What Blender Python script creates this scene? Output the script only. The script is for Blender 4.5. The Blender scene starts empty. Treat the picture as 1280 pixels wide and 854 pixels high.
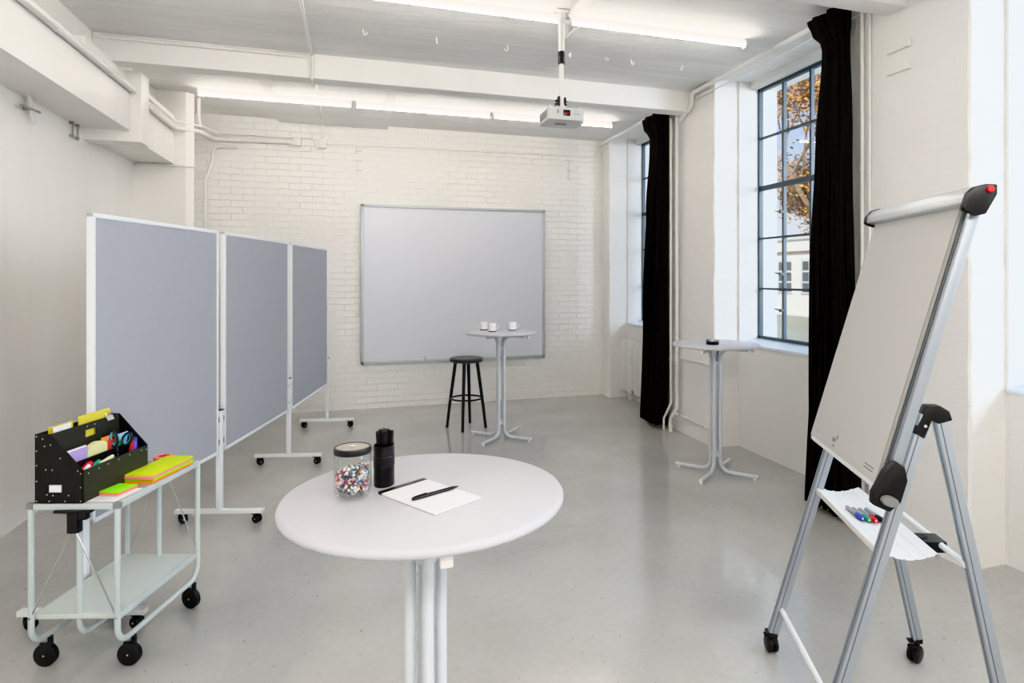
import bpy, bmesh, math, random
from mathutils import Vector, Matrix
random.seed(7)
PI = math.pi
R = math.radians
S = bpy.context.scene
COL = S.collection

# ------------------------------------------------------------------ helpers
class MB:
    def __init__(s): s.bm = bmesh.new()
    def _x(s, vs, M):
        if M is not None: bmesh.ops.transform(s.bm, matrix=M, verts=vs)
    def box(s, x0, x1, y0, y1, z0, z1, bev=0, M=None, seg=2):
        t = bmesh.new()
        bmesh.ops.create_cube(t, size=1)
        for v in t.verts:
            v.co = Vector(((x0+x1)/2+v.co.x*(x1-x0), (y0+y1)/2+v.co.y*(y1-y0), (z0+z1)/2+v.co.z*(z1-z0)))
        if bev: bmesh.ops.bevel(t, geom=t.edges[:], offset=bev, segments=seg, profile=.6, affect='EDGES')
        s.merge(t, M); return s
    def merge(s, t, M=None):
        if M is not None: bmesh.ops.transform(t, matrix=M, verts=t.verts[:])
        me = bpy.data.meshes.new('tmp'); t.to_mesh(me); t.free()
        s.bm.from_mesh(me); bpy.data.meshes.remove(me)
    def prism(s, pts, a0, a1, axis='z', bev=0, M=None):
        """extrude 2-D polygon; axis z: pts=(x,y); y: pts=(x,z); x: pts=(y,z)"""
        t = bmesh.new()
        def P(p, a):
            return Vector((p[0], p[1], a)) if axis == 'z' else Vector((p[0], a, p[1])) if axis == 'y' else Vector((a, p[0], p[1]))
        A = [t.verts.new(P(p, a0)) for p in pts]; B = [t.verts.new(P(p, a1)) for p in pts]
        t.faces.new(A); t.faces.new(B)
        n = len(pts)
        for i in range(n): t.faces.new((A[i], A[(i+1) % n], B[(i+1) % n], B[i]))
        bmesh.ops.recalc_face_normals(t, faces=t.faces[:])
        if bev: bmesh.ops.bevel(t, geom=t.edges[:], offset=bev, segments=2, profile=.6, affect='EDGES')
        s.merge(t, M); return s
    def lathe(s, prof, n=32, c=(0, 0, 0), sx=1, sy=1, M=None):
        t = bmesh.new(); rings = []
        for r, z in prof:
            if r < 1e-6: rings.append([t.verts.new((c[0], c[1], c[2]+z))])
            else: rings.append([t.verts.new((c[0]+r*sx*math.cos(2*PI*i/n), c[1]+r*sy*math.sin(2*PI*i/n), c[2]+z)) for i in range(n)])
        for a, b in zip(rings, rings[1:]):
            for i in range(n):
                j = (i+1) % n
                if len(a) == 1 and len(b) == 1: continue
                if len(a) == 1: t.faces.new((a[0], b[j], b[i]))
                elif len(b) == 1: t.faces.new((a[i], a[j], b[0]))
                else: t.faces.new((a[i], a[j], b[j], b[i]))
        if len(rings[0]) > 1 and len(rings[-1]) > 1 and prof[0] != prof[-1]:
            pass
        bmesh.ops.recalc_face_normals(t, faces=t.faces[:])
        s.merge(t, M); return s
    def tube(s, pts, r, n=12, fil=0, closed=False, caps=True, M=None, r2=None, flat=1.0):
        """sweep a circle along pts; fil = fillet radius at corners; r2 = end radius"""
        pts = [Vector(p) for p in pts]
        if fil: pts = fillet(pts, fil, closed)
        t = bmesh.new(); rings = []; N = len(pts)
        up = None
        for i, p in enumerate(pts):
            if closed: d = (pts[(i+1) % N]-pts[i-1]).normalized()
            elif i == 0: d = (pts[1]-pts[0]).normalized()
            elif i == N-1: d = (pts[-1]-pts[-2]).normalized()
            else: d = ((pts[i+1]-p).normalized()+(p-pts[i-1]).normalized()).normalized()
            if up is None:
                up = Vector((0, 0, 1)) if abs(d.z) < .9 else Vector((1, 0, 0))
            a = (up-d*up.dot(d)).normalized(); b = d.cross(a); up = a
            rr = r if r2 is None else r+(r2-r)*i/(N-1)
            rings.append([t.verts.new(p+a*rr*math.cos(2*PI*k/n)+b*rr*flat*math.sin(2*PI*k/n)) for k in range(n)])
        pr = list(zip(rings, rings[1:]))
        if closed: pr.append((rings[-1], rings[0]))
        for A, B in pr:
            for k in range(n): t.faces.new((A[k], A[(k+1) % n], B[(k+1) % n], B[k]))
        if caps and not closed:
            t.faces.new(rings[0]); t.faces.new(rings[-1])
        bmesh.ops.recalc_face_normals(t, faces=t.faces[:])
        s.merge(t, M); return s
    def bar(s, p, q, w, h, up=(0, 0, 1), bev=0, M=None):
        """rectangular bar from p to q; w across, h along up"""
        p, q = Vector(p), Vector(q); d = (q-p); L = d.length; d.normalize()
        u = Vector(up); u = (u-d*u.dot(d)).normalized(); x = d.cross(u)
        Mx = Matrix((x, u, d)).transposed().to_4x4(); Mx.translation = p
        if M is not None: Mx = M @ Mx
        return s.box(-w/2, w/2, -h/2, h/2, 0, L, bev, Mx)
    def quad(s, pts):
        vs = [s.bm.verts.new(p) for p in pts]; s.bm.faces.new(vs); return s
    def build(s, name, m, parent=None, smooth=40, **kw):
        me = bpy.data.meshes.new(name)
        s.bm.to_mesh(me); s.bm.free()
        if smooth:
            for f in me.polygons: f.use_smooth = True
            me.set_sharp_from_angle(angle=R(smooth))
        if m is not None: me.materials.append(m)
        o = bpy.data.objects.new(name, me); COL.objects.link(o)
        if parent is not None: o.parent = parent
        for k, v in kw.items(): o[k] = v
        return o

def fillet(pts, f, closed=False, n=6):
    out = []; N = len(pts)
    for i, p in enumerate(pts):
        if not closed and i in (0, N-1): out.append(p); continue
        a = pts[i-1]; b = pts[(i+1) % N]
        u = (a-p); v = (b-p)
        ang = u.angle(v)
        if ang > R(178): out.append(p); continue
        d = min(f/math.tan(ang/2), u.length*.49, v.length*.49)
        u.normalize(); v.normalize()
        rr = d*math.tan(ang/2)
        c = p+(u+v).normalized()*(rr/math.sin(ang/2))
        A = p+u*d-c; B = p+v*d-c
        w = PI-ang
        for k in range(n+1): out.append(c+(A*math.sin((1-k/n)*w)+B*math.sin(k/n*w))/math.sin(w))
    return out

def tag(o, label, cat, group=None, kind=None):
    o['label'] = label; o['category'] = cat
    if group: o['group'] = group
    if kind: o['kind'] = kind
    return o
def thing(name, label, cat, loc=(0, 0, 0), rz=0, group=None):
    o = bpy.data.objects.new(name, None); COL.objects.link(o)
    o.location = loc; o.rotation_euler = (0, 0, rz); o.empty_display_size = .1
    return tag(o, label, cat, group)
def kids(o): return [c for c in COL.objects if c.parent == o]
def dup(root, loc, rz, label, group=None):
    r = root.copy(); COL.objects.link(r); r.location = loc; r.rotation_euler = (0, 0, rz)
    r['label'] = label
    if group: r['group'] = group
    for ch in kids(root):
        c = ch.copy(); COL.objects.link(c); c.parent = r
        for g in kids(ch):
            d = g.copy(); COL.objects.link(d); d.parent = c
    return r
def struct(name, b, m, parent=None, **k):
    o = b.build(name, m, parent, **k)
    if parent is None: o['kind'] = 'structure'
    return o

# ------------------------------------------------------------------ materials
def nodes(name):
    m = bpy.data.materials.new(name); m.use_nodes = True
    nt = m.node_tree
    return m, nt, nt.nodes['Principled BSDF']
def mat(name, col, rough=.5, metal=0, bump=0, bscale=200, spec=.5, coat=0, mottle=0, mscale=6, **kw):
    m, nt, p = nodes(name)
    p.inputs['Base Color'].default_value = (*col, 1)
    p.inputs['Roughness'].default_value = rough; p.inputs['Metallic'].default_value = metal
    p.inputs['Specular IOR Level'].default_value = spec
    p.inputs['Coat Weight'].default_value = coat
    tc = nt.nodes.new('ShaderNodeTexCoord')
    if mottle:
        n = nt.nodes.new('ShaderNodeTexNoise'); n.inputs['Scale'].default_value = mscale; n.inputs['Detail'].default_value = 6
        nt.links.new(tc.outputs['Object'], n.inputs['Vector'])
        r = nt.nodes.new('ShaderNodeMix'); r.data_type = 'RGBA'
        r.inputs[6].default_value = (*[c*(1-mottle) for c in col], 1); r.inputs[7].default_value = (*[min(1, c*(1+mottle)) for c in col], 1)
        nt.links.new(n.outputs['Fac'], r.inputs[0]); nt.links.new(r.outputs[2], p.inputs['Base Color'])
    if bump:
        n = nt.nodes.new('ShaderNodeTexNoise'); n.inputs['Scale'].default_value = bscale; n.inputs['Detail'].default_value = 3
        nt.links.new(tc.outputs['Object'], n.inputs['Vector'])
        b = nt.nodes.new('ShaderNodeBump'); b.inputs['Strength'].default_value = bump; b.inputs['Distance'].default_value = .002
        nt.links.new(n.outputs['Fac'], b.inputs['Height']); nt.links.new(b.outputs['Normal'], p.inputs['Normal'])
    return m
def emit(name, col, st):
    m, nt, p = nodes(name)
    p.inputs['Base Color'].default_value = (*col, 1)
    p.inputs['Emission Color'].default_value = (*col, 1); p.inputs['Emission Strength'].default_value = st
    return m
def plaster(name, col, swap, brick=0, amp=.5, stretch=(1, 1, 1), nsc=9, rough=.75, streak=0):
    """painted plaster / painted brick. swap: 'xz' (back wall), 'yz' (side walls), 'xy' (ceiling)"""
    m, nt, p = nodes(name); L = nt.links.new; N = nt.nodes.new
    p.inputs['Roughness'].default_value = rough; p.inputs['Specular IOR Level'].default_value = .35
    tc = N('ShaderNodeTexCoord'); sp = N('ShaderNodeSeparateXYZ'); cb = N('ShaderNodeCombineXYZ')
    L(tc.outputs['Object'], sp.inputs[0])
    a, b = {'xz': ('X', 'Z'), 'yz': ('Y', 'Z'), 'xy': ('X', 'Y')}[swap]
    L(sp.outputs[a], cb.inputs[0]); L(sp.outputs[b], cb.inputs[1])
    n1 = N('ShaderNodeTexNoise'); n1.inputs['Scale'].default_value = nsc; n1.inputs['Detail'].default_value = 8; n1.inputs['Roughness'].default_value = .6
    mp = N('ShaderNodeMapping'); mp.inputs['Scale'].default_value = stretch
    L(tc.outputs['Object'], mp.inputs[0]); L(mp.outputs[0], n1.inputs['Vector'])
    n2 = N('ShaderNodeTexNoise'); n2.inputs['Scale'].default_value = 1.1; n2.inputs['Detail'].default_value = 5
    L(mp.outputs[0], n2.inputs['Vector'])
    h = n1.outputs['Fac']
    bp = N('ShaderNodeBump'); bp.inputs['Strength'].default_value = amp; bp.inputs['Distance'].default_value = .012
    if brick:
        nw = N('ShaderNodeTexNoise'); nw.inputs['Scale'].default_value = 5; nw.inputs['Detail'].default_value = 4
        L(cb.outputs[0], nw.inputs['Vector'])
        vm = N('ShaderNodeVectorMath'); vm.operation = 'MULTIPLY_ADD'; vm.inputs[1].default_value = (.05, .022, 0)
        L(nw.outputs['Color'], vm.inputs[0]); L(cb.outputs[0], vm.inputs[2])
        bt = N('ShaderNodeTexBrick'); bt.inputs['Scale'].default_value = 1; bt.inputs['Brick Width'].default_value = .255
        bt.inputs['Row Height'].default_value = .078; bt.inputs['Mortar Size'].default_value = .006; bt.inputs['Mortar Smooth'].default_value = 1
        bt.inputs['Color1'].default_value = (1, 1, 1, 1); bt.inputs['Color2'].default_value = (.72, .72, .72, 1); bt.inputs['Mortar'].default_value = (.0, .0, .0, 1)
        L(vm.outputs[0], bt.inputs['Vector'])
        fade = N('ShaderNodeMapRange'); fade.inputs[1].default_value = .32; fade.inputs[2].default_value = .62; fade.inputs[3].default_value = .08*brick; fade.inputs[4].default_value = brick
        L(n2.outputs['Fac'], fade.inputs[0])
        mu = N('ShaderNodeMath'); mu.operation = 'MULTIPLY'; L(bt.outputs['Color'], mu.inputs[0]); L(fade.outputs[0], mu.inputs[1])
        ad = N('ShaderNodeMath'); ad.operation = 'ADD'; L(mu.outputs[0], ad.inputs[0]); L(h, ad.inputs[1]); h = ad.outputs[0]
    L(h, bp.inputs['Height']); L(bp.outputs['Normal'], p.inputs['Normal'])
    mx = N('ShaderNodeMix'); mx.data_type = 'RGBA'
    mx.inputs[6].default_value = (*[c*.90 for c in col], 1); mx.inputs[7].default_value = (*[min(1, c*1.05) for c in col], 1)
    L(n2.outputs['Fac'], mx.inputs[0]); L(mx.outputs[2], p.inputs['Base Color'])
    if streak:
        n3 = N('ShaderNodeTexNoise'); n3.inputs['Scale'].default_value = 1; n3.inputs['Detail'].default_value = 8; n3.inputs['Roughness'].default_value = .7
        m3 = N('ShaderNodeMapping'); m3.inputs['Scale'].default_value = (1.2, 14, 14); L(tc.outputs['Object'], m3.inputs[0]); L(m3.outputs[0], n3.inputs['Vector'])
        m4 = N('ShaderNodeMix'); m4.data_type = 'RGBA'; m4.blend_type = 'MULTIPLY'
        rp = N('ShaderNodeMapRange'); rp.inputs[1].default_value = .3; rp.inputs[2].default_value = .7; rp.inputs[3].default_value = 1-streak; rp.inputs[4].default_value = 1
        L(n3.outputs['Fac'], rp.inputs[0]); m4.inputs[0].default_value = 1
        L(mx.outputs[2], m4.inputs[6]); L(rp.outputs[0], m4.inputs[7]); L(m4.outputs[2], p.inputs['Base Color'])
    return m

WHITE = (.84, .83, .80)
M = {}
M['brick'] = plaster('painted_brick', (.86, .85, .82), 'xz', brick=1.0, amp=.72, nsc=14)
M['side'] = plaster('painted_plaster', (.84, .83, .81), 'yz', brick=.16, amp=.6, nsc=9)
M['left'] = plaster('smooth_wall_paint', (.93, .91, .87), 'yz', amp=.05, rough=.45, stretch=(1, 3, .25), nsc=3)
M['ceil'] = plaster('ceiling_plaster', (.89, .89, .88), 'xy', amp=.55, stretch=(1, 4.5, 1), nsc=5, streak=.10)
M['beam'] = plaster('beam_plaster', (.89, .88, .86), 'xz', amp=.25, nsc=6)
M['pipe'] = mat('painted_pipe', (.80, .79, .76), .45)
M['white'] = mat('white_powder_coat', (.80, .82, .84), .35)
M['tablewhite'] = mat('table_leg_paint', (.60, .63, .67), .35)
M['greywhite'] = mat('pale_grey_powder_coat', (.53, .585, .585), .4)
M['shelf'] = mat('pale_grey_shelf', (.60, .66, .63), .22)
M['alu'] = mat('brushed_aluminium', (.40, .44, .49), .38, .55)
M['aludark'] = mat('groove_and_gap_shade', (.16, .18, .20), .5, .5)
M['alulight'] = mat('light_aluminium', (.62, .65, .67), .35, .6)
M['chrome'] = mat('chrome', (.6, .6, .6), .18, 1)
M['black'] = mat('black_plastic', (.012, .012, .014), .38)
M['black2'] = mat('black_rubber', (.02, .02, .022), .6)
M['pen'] = mat('black_pen', (.008, .008, .01), .22)
M['top'] = mat('white_laminate', (.54, .54, .575), .42, bump=.25, bscale=500)
M['paper'] = mat('white_paper', (.86, .85, .88), .8)
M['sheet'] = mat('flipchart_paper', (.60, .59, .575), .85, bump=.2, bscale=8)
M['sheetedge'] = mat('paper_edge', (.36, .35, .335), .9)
M['bolt'] = mat('weathered_bolt', (.38, .36, .33), .6)
M['knob'] = mat('grey_knob', (.22, .22, .225), .5)
M['traytop'] = mat('trolley_top_sheet', (.44, .42, .39), .25)
M['ink'] = mat('grey_print', (.20, .20, .22), .8)
M['inkl'] = mat('light_print', (.55, .54, .52), .8)
M['felt'] = mat('grey_felt', (.415, .43, .475), .95, bump=.6, bscale=700, spec=.15, mottle=.06, mscale=140)
M['board'] = mat('whiteboard_surface', (.70, .72, .78), .28)
M['boardframe'] = mat('whiteboard_frame', (.50, .54, .56), .4, .3)
M['curtain'] = mat('black_molton', (.018, .018, .0185), 1.0, bump=.3, bscale=300, spec=.05)
M['steel'] = mat('window_steel', (.06, .085, .105), .45)
M['sill'] = mat('sill_paint', (.72, .78, .84), .4)
M['stool'] = mat('black_lacquer', (.016, .016, .018), .33)
M['stooltop'] = mat('black_seat', (.05, .05, .055), .38)
M['mug'] = mat('white_ceramic', (.88, .88, .88), .15)
M['rad'] = mat('radiator_enamel', (.82, .82, .80), .3)
M['proj'] = mat('projector_shell', (.62, .62, .60), .45)
M['dred'] = mat('dark_red_lens', (.045, .006, .005), .15)
M['redled'] = emit('red_indicator', (1, .05, .03), .25)
M['vent'] = mat('vent_grey', (.25, .25, .25), .6)
M['tubeglow'] = emit('lamp_tube_glow', (1, .91, .83), 29)
M['housing'] = mat('lamp_housing', (.80, .80, .79), .5)
def neon(n, c): return mat('neon_'+n, c, .8)
M['yel'] = neon('yellow', (.60, .74, .02)); M['grn'] = neon('green', (.30, .85, .02)); M['pink'] = neon('pink', (.95, .30, .28)); M['org'] = neon('orange', (.95, .28, .02))
M['envy'] = mat('yellow_card', (.72, .62, .08), .8); M['lilac'] = mat('lilac_card', (.52, .40, .78), .8); M['pale'] = mat('pale_yellow_card', (.80, .80, .42), .8)
M['orangec'] = mat('orange_card', (.85, .30, .08), .8); M['redc'] = mat('red_card', (.6, .06, .05), .7); M['greenc'] = mat('green_card', (.05, .40, .20), .7)
M['cyan'] = mat('blue_handle_grip', (.04, .38, .58), .4); M['lb'] = mat('light_blue_card', (.35, .62, .85), .7)
M['blue'] = mat('blue_plastic', (.05, .08, .45), .4); M['purple'] = mat('purple_plastic', (.22, .08, .42), .4)
M['mred'] = mat('red_plastic', (.75, .02, .04), .35); M['mgreen'] = mat('green_plastic', (.01, .38, .20), .35)
M['cream'] = mat('cream_wood', (.75, .72, .50), .6)
M['mgrey'] = mat('marker_barrel', (.36, .37, .39), .4)
M['studs'] = mat('silver_rivet', (.75, .75, .72), .35, .7)
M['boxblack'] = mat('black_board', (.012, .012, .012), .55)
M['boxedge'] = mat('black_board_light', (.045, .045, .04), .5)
M['redlabel'] = mat('red_cap', (.8, .01, .02), .3)
M['cork'] = mat('lid_top', (.36, .33, .29), .3, .3)

# floor: poured grey-beige coating with a soft sheen
m, nt, p = nodes('poured_floor'); L = nt.links.new; N = nt.nodes.new
tc = N('ShaderNodeTexCoord')
n1 = N('ShaderNodeTexNoise'); n1.inputs['Scale'].default_value = 1.3; n1.inputs['Detail'].default_value = 3
n2 = N('ShaderNodeTexNoise'); n2.inputs['Scale'].default_value = 26; n2.inputs['Detail'].default_value = 5
L(tc.outputs['Object'], n1.inputs[0]); L(tc.outputs['Object'], n2.inputs[0])
ad = N('ShaderNodeMath'); ad.operation = 'MULTIPLY_ADD'; ad.inputs[1].default_value = .35; L(n2.outputs[0], ad.inputs[0]); L(n1.outputs[0], ad.inputs[2])
mr_ = N('ShaderNodeMapRange'); mr_.inputs[1].default_value = .45; mr_.inputs[2].default_value = .9; L(ad.outputs[0], mr_.inputs[0])
cr = N('ShaderNodeMix'); cr.data_type = 'RGBA'; cr.inputs[6].default_value = (.42, .42, .40, 1); cr.inputs[7].default_value = (.51, .51, .49, 1)
L(mr_.outputs[0], cr.inputs[0])
vo = N('ShaderNodeTexNoise'); vo.inputs['Scale'].default_value = 42; vo.inputs['Detail'].default_value = 1; L(tc.outputs['Object'], vo.inputs[0])
lt = N('ShaderNodeMapRange'); lt.inputs[1].default_value = .73; lt.inputs[2].default_value = .78; L(vo.outputs[0], lt.inputs[0])
mx = N('ShaderNodeMix'); mx.data_type = 'RGBA'; mx.inputs[7].default_value = (.28, .27, .25, 1); L(lt.outputs[0], mx.inputs[0]); L(cr.outputs[2], mx.inputs[6])
L(mx.outputs[2], p.inputs['Base Color'])
p.inputs['Roughness'].default_value = .14
b = N('ShaderNodeBump'); b.inputs['Strength'].default_value = .10; b.inputs['Distance'].default_value = .01; L(n1.outputs[0], b.inputs['Height']); L(b.outputs[0], p.inputs['Normal'])
p.inputs['Specular IOR Level'].default_value = .85
M['floor'] = m

def facing(nt, k):
    l = nt.nodes.new('ShaderNodeLayerWeight'); l.inputs[0].default_value = .5
    a = nt.nodes.new('ShaderNodeMath'); a.operation = 'POWER'; a.inputs[1].default_value = 4; nt.links.new(l.outputs['Facing'], a.inputs[0])
    b = nt.nodes.new('ShaderNodeMath'); b.operation = 'MULTIPLY_ADD'; b.inputs[1].default_value = k; b.inputs[2].default_value = .04; nt.links.new(a.outputs[0], b.inputs[0])
    return b
m, nt, p = nodes('clear_glass')
for nn in list(nt.nodes):
    if nn.type != 'OUTPUT_MATERIAL': nt.nodes.remove(nn)
g = nt.nodes.new('ShaderNodeBsdfGlossy'); g.inputs['Roughness'].default_value = .02
t = nt.nodes.new('ShaderNodeBsdfTransparent'); x = nt.nodes.new('ShaderNodeMixShader'); f = facing(nt, .5)
nt.links.new(f.outputs[0], x.inputs[0]); nt.links.new(t.outputs[0], x.inputs[1]); nt.links.new(g.outputs[0], x.inputs[2])
nt.links.new(x.outputs[0], nt.nodes['Material Output'].inputs[0])
M['pane'] = m
m, nt, p = nodes('jar_glass')
for nn in list(nt.nodes):
    if nn.type != 'OUTPUT_MATERIAL': nt.nodes.remove(nn)
g = nt.nodes.new('ShaderNodeBsdfGlossy'); g.inputs['Roughness'].default_value = .03
t = nt.nodes.new('ShaderNodeBsdfTransparent'); t.inputs[0].default_value = (.975, .985, .98, 1)
x = nt.nodes.new('ShaderNodeMixShader'); f = facing(nt, .75)
nt.links.new(f.outputs[0], x.inputs[0]); nt.links.new(t.outputs[0], x.inputs[1]); nt.links.new(g.outputs[0], x.inputs[2])
nt.links.new(x.outputs[0], nt.nodes['Material Output'].inputs[0])
M['jar'] = m

# colour-attribute material for the small mixed bits
m, nt, p = nodes('mixed_pins'); at = nt.nodes.new('ShaderNodeAttribute'); at.attribute_name = 'Col'
nt.links.new(at.outputs['Color'], p.inputs['Base Color']); p.inputs['Roughness'].default_value = .3
M['pins'] = m

# ------------------------------------------------------------------ room shell
CH = 3.57; XL, XR, XA, XW, XO = -2.155, 3.29, 3.56, 3.77, 3.99; YB = 8.31; YF = -2.6
struct('floor', MB().box(-2.4, XA, YF-.2, YB+.2, -.12, 0), M['floor'])
struct('ceiling', MB().box(-2.4, XO, YF-.2, YB+.2, CH, CH+.3), M['ceil'])
struct('wall_back', MB().box(-2.4, XO, YB, YB+.3, 0, CH), M['brick'])
struct('wall_left', MB().box(XL-.25, XL, YF, YB, 0, CH), M['left'])
struct('wall_front', MB().box(-2.4, XO, YF-.3, YF, 0, CH), M['left'])
# right wall: piers, parapets under the windows, thin heads above them
wins = [(8.06-2.685*k-1.55, 8.06-2.685*k) for k in range(4)]     # (near, far) edge of each recess
wb = MB(); edges = [YB]
for a, bb in wins: edges += [bb, a]
edges.append(YF)
def rough_pier(wb, y0, y1):
    # pier with slightly rounded, uneven arrises
    t = bmesh.new(); nz = 40
    prof = [(XO, y0), (XR+.012, y0), (XR, y0+.012), (XR, y1-.012), (XR+.012, y1), (XO, y1)]
    rows = []
    for i in range(nz+1):
        z = CH*i/nz; j = [random.uniform(-.0035, .0035) for _ in range(6)]
        rows.append([t.verts.new((x+(j[k] if 0 < k < 5 else 0), y+(j[-k] if 0 < k < 5 else 0), z)) for k, (x, y) in enumerate(prof)])
    for A, B in zip(rows, rows[1:]):
        for k in range(6): t.faces.new((A[k], A[(k+1) % 6], B[(k+1) % 6], B[k]))
    bmesh.ops.recalc_face_normals(t, faces=t.faces[:]); wb.merge(t)
for i in range(0, len(edges), 2):
    rough_pier(wb, edges[i+1], edges[i])
for a, bb in wins:
    wb.box(XA+.001, XO, a+.0225, bb-.0225, 0, 1.0)
    wb.box(XA+.12, XO, a+.0225, bb-.0225, 3.51, CH)
    wb.box(XA, XO, bb-.022, bb, 0, CH); wb.box(XA, XO, a, a+.022, 0, CH)
struct('wall_right', wb, M['side'], smooth=30)

def window(i, a, bb):
    a += .022; bb -= .022; z0, z1 = 1.05, 3.51; n = 4; nr = 5
    fr = MB(); w = .022
    fr.box(XW, XW+.045, a, a+.022, z0, z1).box(XW, XW+.045, bb-.022, bb, z0, z1)
    fr.box(XW, XW+.045, a, bb, z0, z0+.03).box(XW, XW+.045, a, bb, z1-.03, z1)
    for k in range(1, n):
        y = a+(bb-a)*k/n; fr.box(XW+.004, XW+.038, y-.013, y+.013, z0+.02, z1-.02)
    for k in range(1, nr):
        z = z0+(z1-z0)*k/nr; hh = .024 if k == 3 else .010
        fr.box(XW+.006, XW+.036, a+.01, bb-.01, z-hh, z+hh)
    o = struct('window_%d' % i, fr, M['steel'])
    MB().box(XW+.018, XW+.023, a+.012, bb-.012, z0+.02, z1-.02).build('window_glass', M['pane'], o)
    MB().prism([(XA-.02, 1.0), (XA-.02, 1.02), (XW, 1.052), (XO+.05, 1.04), (XO+.05, 1.0)], a+.001, bb-.001, 'y').build('window_sill', M['sill'], o)
    lv = MB()
    for k, z in ((1, z0+.28), (1, z0+1.2), (3, z0+.28), (3, z0+1.2), (3, z0+.62)):
        y = a+(bb-a)*k/n
        lv.box(XW-.03, XW+.01, y-.012, y+.012, z, z+.03, .003).bar((XW-.022, y, z+.015), (XW-.03, y+.07, z+.028), .012, .01)
    lv.build('window_catch', M['steel'], o)
    # curtain wire on a small hook at the window head
    MB().tube([(XW-.05, a, z1-.02), (XW-.05, bb, z1-.02)], .003, 6).tube([(XW-.05, (a+bb)/2+.2, z1-.02), (XW-.05, (a+bb)/2+.2, z1+.02)], .004, 6).build('curtain_wire', M['pipe'], o)
for i, (a, bb) in enumerate(wins): window(i+1, a, bb)

# ceiling beams, left-hand downstand beam, pier in the far left corner
YA = 5.80
def beam(n, y0, y1, x0=-1.97):
    struct('trim_%d' % n, MB().box(x0, XR if y0 > 0 else XR, y0, y1, 3.36, CH+.01, .008), M['beam'])
beam(1, YA, YA+.18); beam(2, 3.12, 3.28); beam(3, .43, .6)
struct('trim_4', MB().box(XL-.05, -1.81, YF, 6.13, 2.88, 3.24, .006), M['left'])
struct('trim_5', MB().box(XL-.05, -1.97, YF, YB, 3.2, CH+.01), M['left'])
struct('trim_6', MB().box(-2.0, -1.84, 5.3, 6.13, 3.23, 3.37, .006), M['left'])
struct('trim_7', MB().box(XL-.05, -1.73, 6.13, 6.34, 2.79, 3.38, .005), M['left'])
struct('trim_8', MB().box(XL-.05, -1.80, 6.34, 7.45, 2.82, 3.32, .006), M['left'])
struct('trim_9', MB().prism([(XL-.02, 7.4), (-1.69, 7.4), (-1.63, 7.47), (-1.83, YB+.01), (XL-.02, YB+.01)], 0, CH, 'z'), M['left'])
struct('trim_10', MB().prism([(7.74, CH+.004), (YB-.01, CH+.004), (YB-.01, 3.525), (7.74, CH-.001)], -.9, .36, 'x'), M['ceil'])

# ------------------------------------------------------------------ ceiling luminaires
def make_light():
    t = thing('ceiling_light', 'x', 'ceiling light')
    MB().box(-.745, .745, 0, .055, 3.522, CH-.002, .004).build('lamp_housing', M['housing'], t)
    MB().tube([(-.73, -.016, 3.502), (.73, -.016, 3.502)], .009, 12).build('lamp_tube', M['tubeglow'], t)
    for x in (-.745, .728): MB().box(x, x+.017, -.028, .02, 3.490, 3.545, .003).build('tube_holder', M['housing'], t)
    return t
LG = 'linear lights on the ceiling'
L0 = make_light(); L0.location = (-.845, 4.37, 0); L0['label'] = 'linear ceiling light at the left end of the nearer row, near the photo top edge'; L0['group'] = LG
for x, y, lab in ((.685, 4.37, 'middle linear ceiling light of the nearer row, directly left of the projector pole'),
                  (2.215, 4.37, 'linear ceiling light right of the projector pole, ending near the window wall'),
                  (-.80, 7.21, 'linear ceiling light at the left end of the far row, above the pinboards'),
                  (.72, 7.21, 'linear ceiling light in the middle of the far row, above the whiteboard'),
                  (2.24, 7.21, 'linear ceiling light at the right end of the far row, seen beyond the projector')):
    dup(L0, (x, y, 0), 0, lab, LG)
for x, lab in ((-.85, 'flat white ceiling strap left of the thin conduit, before the far light row'), (.33, 'flat white ceiling strap right of the thin conduit, before the far light row')):
    b = MB().box(x-.045, x+.045, 5.98, 7.20, 3.535, CH-.001, .004); b.box(x-.055, x+.055, 7.17, 7.205, 3.525, CH-.001, .004)
    tag(b.build('ceiling_strap', M['beam']), lab, 'strap', 'straps between beam and far light row')

# hooks
HK = 'hooks screwed into the ceiling'
def hook(x, y, rz, lab, grp=HK):
    b = MB(); pts = [(0, 0, CH+.005), (0, 0, CH-.03)]+[(.014-.014*math.cos(a), 0, CH-.03-.014*math.sin(a)) for a in [k*PI/7 for k in range(1, 10)]]
    b.tube(pts, .004, 6)
    o = b.build('ceiling_hook', M['mug']); o.location = (x, y, 0); o.rotation_euler = (0, 0, rz); tag(o, lab, 'hook', grp)
for k, (x, y) in enumerate([(.041, 5.1), (.6, 5.1), (1.18, 5.1), (1.73, 5.1), (2.05, 5.1), (2.29, 5.1), (2.79, 5.1)]):
    hook(x, y, k*1.3, 'small white hook screwed into the ceiling between the nearer lights and the beam')
hook(.965, 4.2, .4, 'small white ceiling hook in front of the nearer lights, left of the projector pole', None)
hook(2.72, 3.68, .9, 'small white ceiling hook near the top edge, left of the near curtain', None)

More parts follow.
